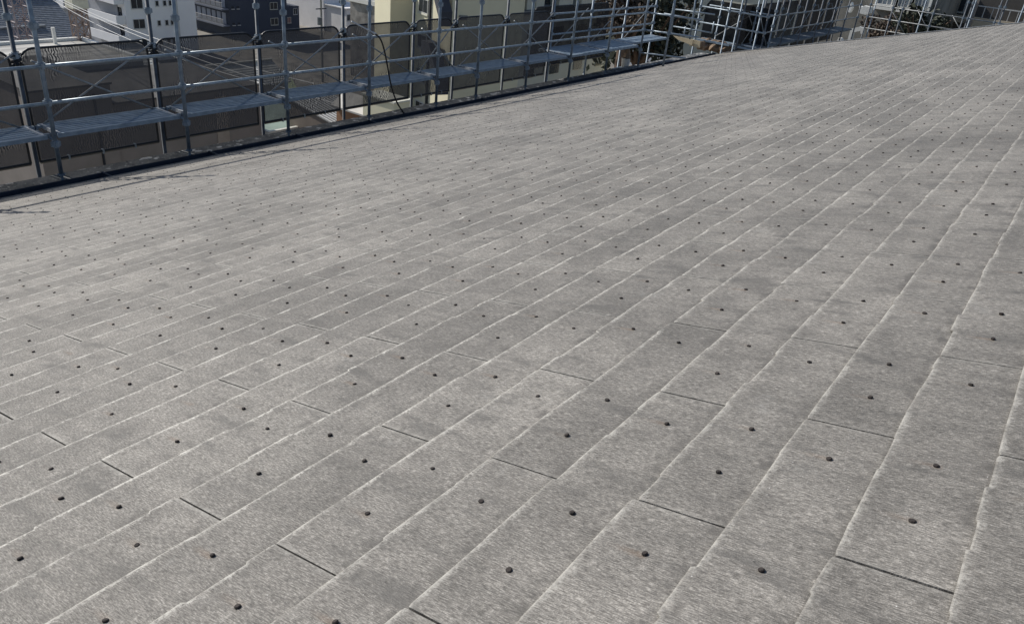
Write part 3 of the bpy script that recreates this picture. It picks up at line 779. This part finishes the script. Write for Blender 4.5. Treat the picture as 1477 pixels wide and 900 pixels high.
# front: pilasters and deep dark bays, running on to the right
xe = on_y(885, 5, p.y).x
MB().box((p.x+.9, p.y+1.0, 0), (xe, p.y+1.9, ztop)).build('front_wall', wall_mat('bay_wall', (.13, .15, .19)), cr)
zl = on_y(700, 19, p.y).z
cols = [(660, 668), (669, 681), (682, 692), (711, 724), (725, 733), (760, 772), (773, 785), (806, 826), (838, 866)]
for c0, c1 in cols:
    x0, x1 = on_y(c0, 10, p.y).x, on_y(c1, 10, p.y).x
    MB().box((x0, p.y, zl), (x1-.02, p.y+1.0, ztop)).build('pilaster', cream2, cr)
for c0, c1 in [(693, 710), (734, 759), (786, 805), (827, 837)]:
    x0, x1 = on_y(c0, 10, p.y).x, on_y(c1, 10, p.y).x
    for k in range(3):
        z = zl + .2 + k*2.9; w_ = MB().box((x0+.05, p.y+.9, z), (x1-.05, p.y+.99, z+2.5)).build('window', glass_m, cr)
        MB().box(((x0+x1)/2-.03, p.y+.86, z), ((x0+x1)/2+.03, p.y+.9, z+2.5)).build('mullion', trim_m, w_)
        MB().box((x0, p.y+.05, z+.95), (x1, p.y+.09, z+1.0)).build('hand_bar', trim_m, cr)
MB().box((p.x+.6, p.y-.5, zl-.35), (xe, p.y+1.0, zl-.02)).build('string_course', wall_mat('grey_band', (.20, .20, .20)), cr)
MB().box((p.x+.6, p.y-.1, 0), (xe, p.y+.9, zl-.36)).build('lower_wall', cream2, cr)
for k in range(7):
    for i in range(6):
        x0 = p.x + 2 + i*(xe-p.x)/6; z = zl-3.2-k*2.9
        if z > 1: MB().box((x0, p.y-.16, z), (x0+1.6, p.y-.1, z+1.5)).build('window', glass_m, cr)
# --- houses low on the left, under the net tops
tile_m = None
def tile_material():
    m_, nt, bs = new_mat('blue_roof_tiles'); tc = nt.nodes.new('ShaderNodeTexCoord').outputs['Object']
    n = noise(nt, tc, 3, 4); nt.links.new(ramp(nt, n, [(.3, (.10, .115, .135)), (.7, (.20, .22, .25))]), bs.inputs['Base Color'])
    bs.inputs['Roughness'].default_value = .5; return m_
tile_m = tile_material()
def gable_house(name, label, px, py, D, pxr, dy, rise, m_wall, m_roof, courses=14, trim=None):
    a = at_d(px, py, D); wx = on_y(pxr, py, a.y).x - a.x; t = thing(name, (a.x, a.y, 0), label, 'house')     # a: ridge start on the front
    x0, x1, y0, y1 = a.x, a.x+wx, a.y-dy/2, a.y+dy/2; ze = a.z-rise
    MB().prism([(y0+.4, 0), (y1-.4, 0), (y1-.4, ze), (a.y, a.z-.3), (y0+.4, ze)], 0, x0+.4, x1-.4).build('wall', m_wall, t)
    for sg, ye in ((-1, y0), (1, y1)):
        mb = MB().prism([(a.y, a.z-.12), (ye, ze-.12), (ye, ze-.02), (a.y, a.z-.02)], 0, x0, x1)
        rf = mb.build('roof_plane', m_roof, t)
        for i in range(courses):
            f0 = i/courses; f1 = (i+1)/courses
            ya, yb_ = a.y+(ye-a.y)*f0, a.y+(ye-a.y)*f1; za, zb = a.z-rise*f0, a.z-rise*f1
            MB().prism([(ya, za-.02), (yb_, zb-.02), (yb_, zb+.045), (ya, za)], 0, x0, x1).build('tile_course', m_roof, rf)
    MB().box((x0-.05, a.y-.18, a.z-.03), (x1+.05, a.y+.18, a.z+.16)).build('ridge', m_roof, t)
    if trim:
        MB().box((x0-.05, y0-.12, ze-.25), (x1+.05, y0, ze+.02)).build('gutter', trim, t)
    return t
gable_house('house', 'blue grey tiled house behind the pink lattice tower', -90, 2, 84, 78, 18, 5.5, wall_mat('house_grey', (.34, .34, .35)), tile_m, 34)
gable_house('house', 'low tiled house whose white gutter shows over the netting', -90, 47, 68, 66, 7, 1.9, wall_mat('house_grey', (.34, .34, .35)), tile_m, 16, white_m)
c = at_d(118, 53, 62); zr_, Xr, Yb_ = c.z, c.x, c.y; Xl = on_y(-40, 66, Yb_).x; Yf_ = on_x(207, 90, Xr).y
b = Bld('flat_roof_house', 'flat roofed house with a bright white roof edge over the netting', Xl, Xr, Yf_, Yb_, zr_-.3, wall_mat('house_pale', (.30, .29, .28)), 'house')
b.part('roof_edge', white_m, ((Xl, Yb_-.3, zr_-.298), (Xr, Yb_, zr_)), ((Xr-.3, Yf_, zr_-.298), (Xr, Yb_-.302, zr_-.002)), ((Xl, Yf_, zr_-.298), (Xr-.302, Yf_+.2, zr_-.1)))
b.part('roof_deck', mat('pale_roof', (.62, .60, .55), (.17, .165, .155), .55, .6, 0, .2, (.35, 2.6, 1)), ((Xl+.1, Yf_+.21, zr_-.297), (Xr-.31, Yb_-.31, zr_-.22)))
q = on_y(77, 52, Yb_-1); b.part('vent_pipe', white_m, ((q.x-.1, Yb_-1.2, zr_-.3), (q.x+.12, Yb_-1, zr_+1.0)))
# brown walled yard building seen under the nets
brown = mat('brown_wall', (.27, .235, .21), (.20, .175, .155), .5, .85)
a = at_d(62, 238, 46); zt_ = at_d(110, 100, 50).z; xm = on_y(172, 215, a.y).x; xr = on_y(383, 190, a.y).x
roof_d = mat('dark_flat_roof', (.10, .095, .09), (.06, .058, .055), .6, .9)
b = Bld('brown_building', 'tall plain brown rendered building below the netting by the tan courtyard', a.x, xm, a.y, a.y+9, zt_, brown)
b.part('roof_sheet', roof_d, ((a.x-.1, a.y-.1, zt_), (xm+.1, a.y+9.1, zt_+.12)))
q = on_y(149, 230, a.y).x; b.part('drainpipe', dark_m, ((q-.05, a.y-.14, 0), (q+.05, a.y-.003, zt_-.5)))
zt2 = at_d(270, 172, 47).z
b = Bld('brown_building', 'lower brown building with a pale wall strip below the netting', xm+.02, xr, a.y+.3, a.y+9, zt2, brown)
b.part('roof_sheet', roof_d, ((xm+.13, a.y+.1, zt2), (xr+.1, a.y+9.1, zt2+.12)))
q0, q1 = on_y(318, 205, a.y).x, on_y(335, 205, a.y).x; b.part('pale_strip', mat('pale_strip', (.42, .35, .29), None, 1), ((q0, a.y+.24, 0), (q1, a.y+.298, zt2-.4)))
# tan yard left of it
yd = MB(); c0, c1, c2, c3 = on_z(-60, 225, .01), on_z(60, 205, .01), on_z(70, 300, .01), on_z(-90, 320, .01)
struct(yd.quad(Vector((c0.x, c0.y, .02)), Vector((c1.x, c1.y, .02)), Vector((c2.x, c2.y, .02)), Vector((c3.x, c3.y, .02))).build('courtyard', mat('tan_paving', (.36, .34, .29), (.26, .25, .21), .4, .9)))
# green flat roof with a pale kerb, ribbed roof, small brown gabled hut, cream wall
a = at_d(388, 196, 58); xr = on_y(487, 180, a.y).x
b = Bld('green_roof_block', 'low block with a green flat roof and pale kerb below the scaffold', a.x, xr, a.y, a.y+12, a.z, mat('block_brown', (.24, .20, .17), None, .6), 'building')
gr = mat('green_roof', (.22, .29, .25), (.15, .20, .18), .5, .8)
b.part('roof_sheet', gr, ((a.x+.3, a.y+.3, a.z+.003), (xr-.3, a.y+11.7, a.z+.05)))
b.part('kerb', mat('pale_kerb', (.60, .59, .54), None, 2), ((a.x, a.y, a.z+.002), (xr, a.y+.28, a.z+.28)), ((xr-.28, a.y+.285, a.z+.002), (xr, a.y+12, a.z+.28)), ((a.x, a.y+.285, a.z+.002), (a.x+.28, a.y+12, a.z+.28)))
a = at_d(487, 184, 57); xr = on_y(545, 172, a.y).x; yb = a.y+6
rb = thing('ribbed_roof', (a.x, a.y, 0), 'ribbed pale metal roof of a low shed below the scaffold', 'shed')
MB().prism([(a.y, 0), (yb, 0), (yb, a.z+.9), (a.y, a.z-.1)], 0, a.x+.1, xr-.1).build('wall', MATS['block_brown'], rb)
dkm = mat('shed_roof', (.12, .12, .12), None, 1, .6); rbm = mat('rib_metal', (.62, .62, .60), None, 1, .5)
MB().prism([(a.y-.2, a.z-.12), (yb+.2, a.z+.93), (yb+.2, a.z+1.0), (a.y-.2, a.z-.05)], 0, a.x, xr).build('roof_sheet', dkm, rb)
n = 13
for i in range(n):
    x = a.x + .1 + (xr-a.x-.3)*i/(n-1); MB().prism([(a.y-.21, a.z-.052), (yb+.21, a.z+.998), (yb+.21, a.z+1.08), (a.y-.21, a.z+.03)], 0, x, x+.11).build('rib', rbm, rb)
a = at_d(558, 152, 54); hut = thing('hut', (a.x, a.y, 0), 'small brown gabled hut with a pale roof below the scaffold', 'hut')
hw = 1.1; brick = mat('hut_brown', (.36, .20, .11), (.26, .14, .08), 2, .8)
MB().prism([(a.x-hw, 0), (a.x+hw, 0), (a.x+hw, a.z-.75), (a.x, a.z-.15), (a.x-hw, a.z-.75)], 1, a.y, a.y+4).build('wall', brick, hut)
for sg in (-1, 1): MB().prism([(a.x, a.z), (a.x+sg*(hw+.3), a.z-.82), (a.x+sg*(hw+.3), a.z-.70), (a.x, a.z+.13)], 1, a.y-.35, a.y+4.3).build('roof_plane', mat('hut_roof', (.52, .50, .46), None, 1), hut)
a = at_d(568, 168, 52); xr = on_y(592, 160, a.y).x
b = Bld('cream_shed', 'small cream walled shed beside the brown gabled hut', a.x, xr, a.y, a.y+3, at_d(570, 148, 52).z, cream, 'shed'); b.part('roof_slab', cream2, ((a.x-.1, a.y-.1, b.zt), (xr+.1, a.y+3.1, b.zt+.12)))
# sunlit lawn strips far behind
struct(MB().quad(*[Vector((c.x, c.y, .03)) for c in (on_z(150, 168, 0), on_z(440, 150, 0), on_z(420, 112, 0), on_z(170, 116, 0))]).build('lawn', mat('lawn_green', (.40, .45, .28), (.12, .15, .08), .35, .95)))
gable_house('house', 'low pale roofed house glimpsed through the netting', 86, 70, 84, 205, 9, 2.4, wall_mat('house_grey', (.34, .34, .35)), mat('pale_tiles', (.56, .55, .50), (.30, .30, .28), 1.5, .6), 10)
gable_house('house', 'second pale roofed house glimpsed through the netting', 262, 100, 92, 392, 8, 2.0, wall_mat('house_grey', (.34, .34, .35)), MATS['pale_tiles'], 10)

# --- lattice towers, utility pole, wires
def lattice(name, label, px, py0, py1, D, w, m_, group=None):
    top, bot = at_d(px, py0, D), at_d(px, py1, D); x, y = bot.x, bot.y
    t = thing(name, (x, y, 0), label, 'tower', group); z1 = top.z
    for sx in (-1, 1):
        for sy in (-1, 1): MB().tube([(x+sx*w/2, y+sy*w/2, 0), (x+sx*w/2, y+sy*w/2, z1)], .07, 5).build('leg', m_, t)
    z = max(0, z1-26); br = 0
    while z < z1-.1:
        for face in range(4):
            c = [(-1, -1), (1, -1), (1, 1), (-1, 1)]; a, b_ = c[face], c[(face+1) % 4]
            A = Vector((x+a[0]*w/2, y+a[1]*w/2, z)); B = Vector((x+b_[0]*w/2, y+b_[1]*w/2, min(z1, z+w)))
            MB().tube([A, B], .045, 4).tube([Vector((B.x, B.y, A.z)), Vector((A.x, A.y, B.z))], .045, 4).tube([A, Vector((B.x, B.y, A.z))], .04, 4).build('lacing', m_, t)
        z += w
    return t, x, y, z1
pink = mat('faded_red_lattice', (.42, .32, .27), (.24, .19, .17), 6, .7)
t, x, y, z1 = lattice('lattice_tower', 'slim rusty lattice tower carrying a cream box', 118.5, 9, 55, 62, .95, pink)
MB().box((x-.62, y-.62, z1), (x+.62, y+.62, z1+2.6)).build('box', mat('cream_box', (.74, .72, .58), None, 2), t)
lattice('lattice_tower', 'leaning pale pink lattice tower above the tiled house', 29, -40, 30, 70, 1.3, mat('pink_lattice', (.45, .38, .38), (.30, .25, .25), 4, .7))
a = at_d(463.5, 30, 118); po = thing('utility_pole', (a.x, a.y, 0), 'concrete utility pole with transformer among white houses', 'pole')
MB().tube([(a.x, a.y, 0), (a.x, a.y, a.z+9)], .19, 8, .13).build('shaft', mat('pole_concrete', (.30, .29, .27), None, 2), po)
for k in range(4): MB().box((a.x-1.0, a.y-.06, a.z+1.6+k*1.6), (a.x+1.0, a.y+.06, a.z+1.75+k*1.6)).build('cross_arm', dark_m, po)
MB().tube([(a.x-.5, a.y-.2, a.z-.6), (a.x-.5, a.y-.2, a.z+.5)], .36, 10).build('transformer', mat('transformer_grey', (.16, .17, .18), None, 2), po)
wire_m = mat('pale_wire', (.62, .62, .62), (.5, .5, .5), 3, .5)
for i, (s_, e_) in enumerate([((86, -6), (222, 52)), ((60, -16), (216, 56)), ((92, 6), (200, 60))]):
    A, B = at_d(*s_, 58), at_d(*e_, 46); d = B-A; A2, B2 = A-d*1.2, B+d*1.0
    pts = [A2.lerp(B2, k/24) + Vector((0, 0, -1.2*(1-(2*k/24-1)**2))) for k in range(25)]
    off = A - pts[9]
    tag(MB().tube([q + Vector((0, 0, .9)) for q in pts], .022, 5).build('power_line', wire_m), 'pale power line crossing in front of the white apartment block', 'wire', 'power lines over the street')

# --- trees
def leaf_cloud(center, rad, n, size, rr, m_, name, parent, sq=(1, 1, .8)):
    cl = []
    for _ in range(26):
        v = Vector((rr.gauss(0, 1), rr.gauss(0, 1), rr.gauss(0, 1))).normalized()*rad*rr.uniform(.3, .95)
        cl.append((Vector((v.x*sq[0], v.y*sq[1], v.z*sq[2])), rad*rr.uniform(.18, .36)))
    mb = MB()
    for _ in range(n):
        c, r_ = rr.choice(cl); v = Vector((rr.gauss(0, 1), rr.gauss(0, 1), rr.gauss(0, 1))).normalized()*r_*rr.random()**.4
        P = center + c + v; a = Vector((rr.gauss(0, 1), rr.gauss(0, 1), rr.gauss(0, 1))).normalized(); b_ = a.cross(Vector((rr.gauss(0, 1), rr.gauss(0, 1), rr.gauss(0, 1)))).normalized()
        s_ = size*rr.uniform(.6, 1.4)
        mb.add([P-a*s_, P+b_*s_*.5, P+a*s_, P-b_*s_*.5], [(0, 1, 2, 3)])
    me = bpy.data.meshes.new(name); me.from_pydata(mb.v, [], mb.f); me.materials.append(m_)
    o = bpy.data.objects.new(name, me); col.objects.link(o); o.parent = parent; o.matrix_parent_inverse = PINV[parent.name]
    return o
def tree(label, px, py, D, rad, m_leaf, m_bark, seed, n=2600, size=.16):
    c = at_d(px, py, D); rr = random.Random(seed); t = thing('tree', (c.x, c.y, 0), label, 'tree')
    mb = MB().tube([(c.x+.2, c.y, 0), (c.x, c.y+.1, c.z*.5), (c.x-.1, c.y, c.z-rad*.4)], .34, 8, .17)
    for k in range(7):
        a = k*.9+rr.random(); z = c.z-rad*.5
        mb.tube([(c.x, c.y, z-.6), (c.x+math.cos(a)*rad*.4, c.y+math.sin(a)*rad*.4, z+rad*.35), (c.x+math.cos(a)*rad*.7, c.y+math.sin(a)*rad*.7, z+rad*.8)], .11, 6, .03)
    mb.build('trunk', m_bark, t); leaf_cloud(c, rad, n, size, rr, m_leaf, 'crown', t)
bark = mat('brown_bark', (.16, .11, .08), (.08, .055, .04), 4, .9, 0, .4)
tree('dark evergreen tree behind the corner of the eave scaffold', 930, 30, 33, 2.9, mat('dark_leaf', (.055, .065, .042), (.025, .030, .021), 2, .7), bark, 3, 4200)
tree('bare brown conifer between the cream building and the scaffold corner', 905, 24, 31, 1.5, mat('brown_leaf', (.13, .10, .075), (.06, .045, .035), 3, .8), bark, 9, 1800, .12)
tree('dry straw coloured tree above the tan balcony', 1462, -14, 62, 3.2, mat('dry_leaf', (.30, .27, .18), (.17, .15, .10), 2, .8), bark, 5, 3200, .2)

tree('dark bushy tree under the white framed glazed house', 1330, 40, 44, 2.0, MATS['dark_leaf'], bark, 15, 2200, .14)
tree('brown dry shrub tree beside the cross scaffold posts', 1268, 44, 41, 1.1, MATS['brown_leaf'], bark, 16, 1200, .10)
# --- behind the gable and the verge
def bundle(name, label, px, py, x, sx, sy, sz, m_, seed, cat, group=None):
    c = on_x(px, py, x); rr = random.Random(seed); bm = bmesh.new(); bmesh.ops.create_icosphere(bm, subdivisions=3, radius=1)
    for v in bm.verts:
        k = 1 + .16*math.sin(v.co.x*5+seed) + .13*math.sin(v.co.y*7+v.co.z*4+seed) + rr.uniform(-.05, .05)
        v.co = Vector((v.co.x*sx*k, v.co.y*sy*k, max(-.55, v.co.z)*sz*k))
    me = bpy.data.meshes.new(name); bm.to_mesh(me); bm.free(); me.materials.append(m_)
    o = bpy.data.objects.new(name, me); col.objects.link(o); o.location = c; return tag(o, label, cat, group)
lo = W3(22, 9.4, -3.75)
ft = thing('lower_landing', (lo.x, lo.y, lo.z), 'timber landing on short tube legs below the gable scaffold', 'platform')
for i in range(6): MB().box((S*21.2, S*8.3+i*.26, S*-3.62+H), (S*23.9, S*8.3+i*.26+.24, S*-3.62+H+.04)).build('plank', mat('dusty_timber', (.30, .23, .16), (.17, .13, .09), 3, .85), ft)
for xx in (21.4, 23.7):
    for yy in (8.4, 9.6): MB().tube([W3(xx, yy, -9), W3(xx, yy, -3.62)], .025, 6).build('leg', steel, ft)
sackm = mat('brown_sack', (.30, .21, .14), (.10, .07, .05), 6, .9, 0, .6)
for i, (px, py) in enumerate(((1017, 66), (1032, 69), (1046, 73))): bundle('sack', 'crumpled brown sack heaped under the gable scaffold deck', px, py, S*22.9, .30, .26, .22, sackm, i, 'sack', 'brown sacks under the gable deck')
bd = thing('board_stack', on_x(990, 60, S*21.6), 'pale plywood boards leaning by the handrail at the scaffold corner', 'boards')
for i, (a_, b_, c_, d_) in enumerate((((971, 52), (1000, 58), (998, 66), (978, 58)), ((997, 57), (1010, 60), (1009, 70), (994, 66)))):
    q = [on_x(*v, S*(21.6+.05*i)) for v in (a_, b_, c_, d_)]; e = Vector((.03, 0, 0))
    MB().add(q + [v+e for v in q], [(0,1,2,3),(7,6,5,4),(0,4,5,1),(1,5,6,2),(2,6,7,3),(3,7,4,0)]).build('board', mat('plywood', (.50, .42, .29), (.40, .33, .22), 3, .8), bd)
pot = thing('bucket', on_y(901, 98, S*9.75), 'small white bucket with a brown rag under the wide deck', 'bucket'); c = on_y(901, 98, S*9.75)
MB().tube([(c.x, c.y, c.z-.02), (c.x, c.y, c.z+.26)], .10, 10, .13).build('pail', white_m, pot); MB().tube([(c.x, c.y, c.z+.26), (c.x+.04, c.y, c.z+.40), (c.x, c.y, c.z+.58)], .13, 7, .04).build('rag', sackm, pot)
MB().box((c.x-.4, c.y-.2, c.z-.10), (c.x+.4, c.y+.2, c.z-.02)).build('shelf', steel, pot)
# white wrapped things hung on the far scaffold
wr = S*33.4
def slab_x(name, label, pts, x, m_, cat, t=.25):
    q = [on_x(*v, x) for v in pts]; e = Vector((t, 0, 0)); n = len(q)
    mb = MB().add(q + [v+e for v in q], [tuple(range(n)), tuple(range(2*n-1, n-1, -1))] + [(i, i+n, (i+1) % n+n, (i+1) % n) for i in range(n)])
    return tag(mb.build(name, m_), label, cat)
slab_x('wrapped_bundle', 'white plastic wrapped bundle on the scaffold behind the verge', [(1239, 9), (1244, 11), (1246, 9), (1256, 11), (1254, 20), (1248, 22), (1240, 20)], wr, white_m, 'bundle', .4)
slab_x('wrapped_bundle', 'white bundle strapped high on the wing scaffold end', [(1223, 12), (1228, 4), (1229, 12), (1226, 19), (1222, 17)], wr, white_m, 'bundle', .3)
slab_x('white_sheet', 'white angled sheet standing behind the verge', [(1227, 42), (1240, 39), (1246, 41), (1244, 50), (1241, 49), (1241, 45), (1232, 47), (1227, 60), (1222, 60)], wr, white_m, 'sheet', .2)
slab_x('white_sack', 'small white sack at the foot of the wing scaffold', [(1207, 60), (1209, 55), (1213, 56), (1215, 61)], S*32.6, white_m, 'sack', .3)
# pale house with glazed gallery, tan balcony house
p = on_x(1262, 20, S*46); 
def side_house(name, label, px0, px1, pyb, x, m_, ztop):
    a_, b_ = on_x(px0, pyb, x), on_x(px1, pyb, x); y0, y1 = min(a_.y, b_.y), max(a_.y, b_.y)
    t = thing(name, (x, y0, 0), label, 'house'); MB().box((x, y0, 0), (x+8, y1, ztop)).build('wall', m_, t); return t, y0, y1
hx = S*46; zt_ = on_x(1300, -30, hx).z
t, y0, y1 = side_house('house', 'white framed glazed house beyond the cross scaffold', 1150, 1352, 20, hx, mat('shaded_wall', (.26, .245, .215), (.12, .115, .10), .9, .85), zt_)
for (q0, q1) in ((1266, 1293), (1296, 1316), (1319, 1341)):
    A, B = on_x(q0, 6, hx), on_x(q1, 6, hx); zc = on_x(1303, 9, hx).z
    w_ = MB(); ya, yb_ = min(A.y, B.y), max(A.y, B.y)
    w_.box((hx-.25, ya-.12, zc-.35), (hx-.003, yb_+.12, zc-.05)).box((hx-.22, ya-.12, zc-.05), (hx-.003, ya, zc+2.2)).box((hx-.22, yb_, zc-.05), (hx-.003, yb_+.12, zc+2.2))
    o = w_.build('window', lit_w, t); MB().box((hx-.06, ya, zc-.05), (hx-.004, yb_, zc+2.2)).build('pane', mat('milky_glass', (.34, .38, .42), (.20, .23, .27), 2, .25), o)
    for k in range(1, 4): MB().box((hx-.10, ya+(yb_-ya)*k/4-.025, zc-.05), (hx-.061, ya+(yb_-ya)*k/4+.025, zc+2.2)).build('glazing_bar', lit_w, o)
hx = S*52
t, y0, y1 = side_house('house', 'shaded house with a long tan balcony beyond the cross scaffold', 1353, 1600, 30, hx, mat('dark_house', (.10, .095, .09), (.06, .055, .05), .7, .85), on_x(1440, -25, hx).z)
A, B = on_x(1404, 26, hx-1.4), on_x(1520, 26, hx-1.4); zc = on_x(1430, 27, hx-1.4).z; tan = mat('tan_render', (.50, .43, .33), (.42, .36, .27), 1, .85)
MB().box((hx-1.5, min(A.y, B.y), zc-.75), (hx-1.36, max(A.y, B.y), zc-.05)).box((hx-1.36, min(A.y, B.y), zc-.75), (hx-.003, max(A.y, B.y), zc-.6)).build('balcony', tan, t)
MB().box((hx-1.46, min(A.y, B.y), zc+.55), (hx-1.40, max(A.y, B.y), zc+.61)).build('hand_rail', trim_m, t)
for k in range(10):
    yy = min(A.y, B.y) + (max(A.y, B.y)-min(A.y, B.y))*k/9; MB().box((hx-1.45, yy-.02, zc-.05), (hx-1.41, yy+.02, zc+.55)).build('baluster', trim_m, t)
A, B = on_x(1372, 20, hx), on_x(1396, 20, hx); zc = on_x(1385, 22, hx).z
MB().box((hx-.5, min(A.y, B.y), zc-.4), (hx-.003, max(A.y, B.y), zc)).build('ledge', tan, t)
o = MB().box((hx-.08, min(A.y, B.y)+.2, zc+.1), (hx-.003, max(A.y, B.y)-.2, zc+1.8)).build('window', trim_m, t); MB().box((hx-.12, min(A.y, B.y)+.3, zc+.2), (hx-.081, max(A.y, B.y)-.3, zc+1.7)).build('pane', glass_m, o)
A = on_x(1402, 20, hx-1.5); MB().box((hx-1.7, A.y-.18, 0), (hx-1.51, A.y+.18, zc+2.4)).build('pillar', mat('grey_brown_pillar', (.33, .29, .26), None, 2), t)

# pale far block that closes the view over the gable nets
a = at_d(1000, 4, 150)
b = Bld('apartment_block', 'pale block far behind the gable scaffold', a.x, on_y(1095, 4, a.y).x, a.y, a.y+20, on_y(1050, -40, a.y).z, wall_mat('pale_blue_grey', (.50, .52, .56)))
for k in range(4):
    for i in range(5): b.win(1006+i*17, -20+k*18, 1012+i*17, -12+k*18)
b = roofed('house', 'small cream house with a shaded porch over the wing nets', 1120, 1215, -12, 70, 10, cream2); b.win(1128, -4, 1136, 6); b.win(1150, -4, 1158, 6); b.win(1180, -6, 1190, 4)
b = roofed('hut', 'tiny sunlit cream hut between the gable and the wing nets', 1074, 1092, 5, 80, 6, cream)
b.win(1078, 8, 1082, 13, mull=0)
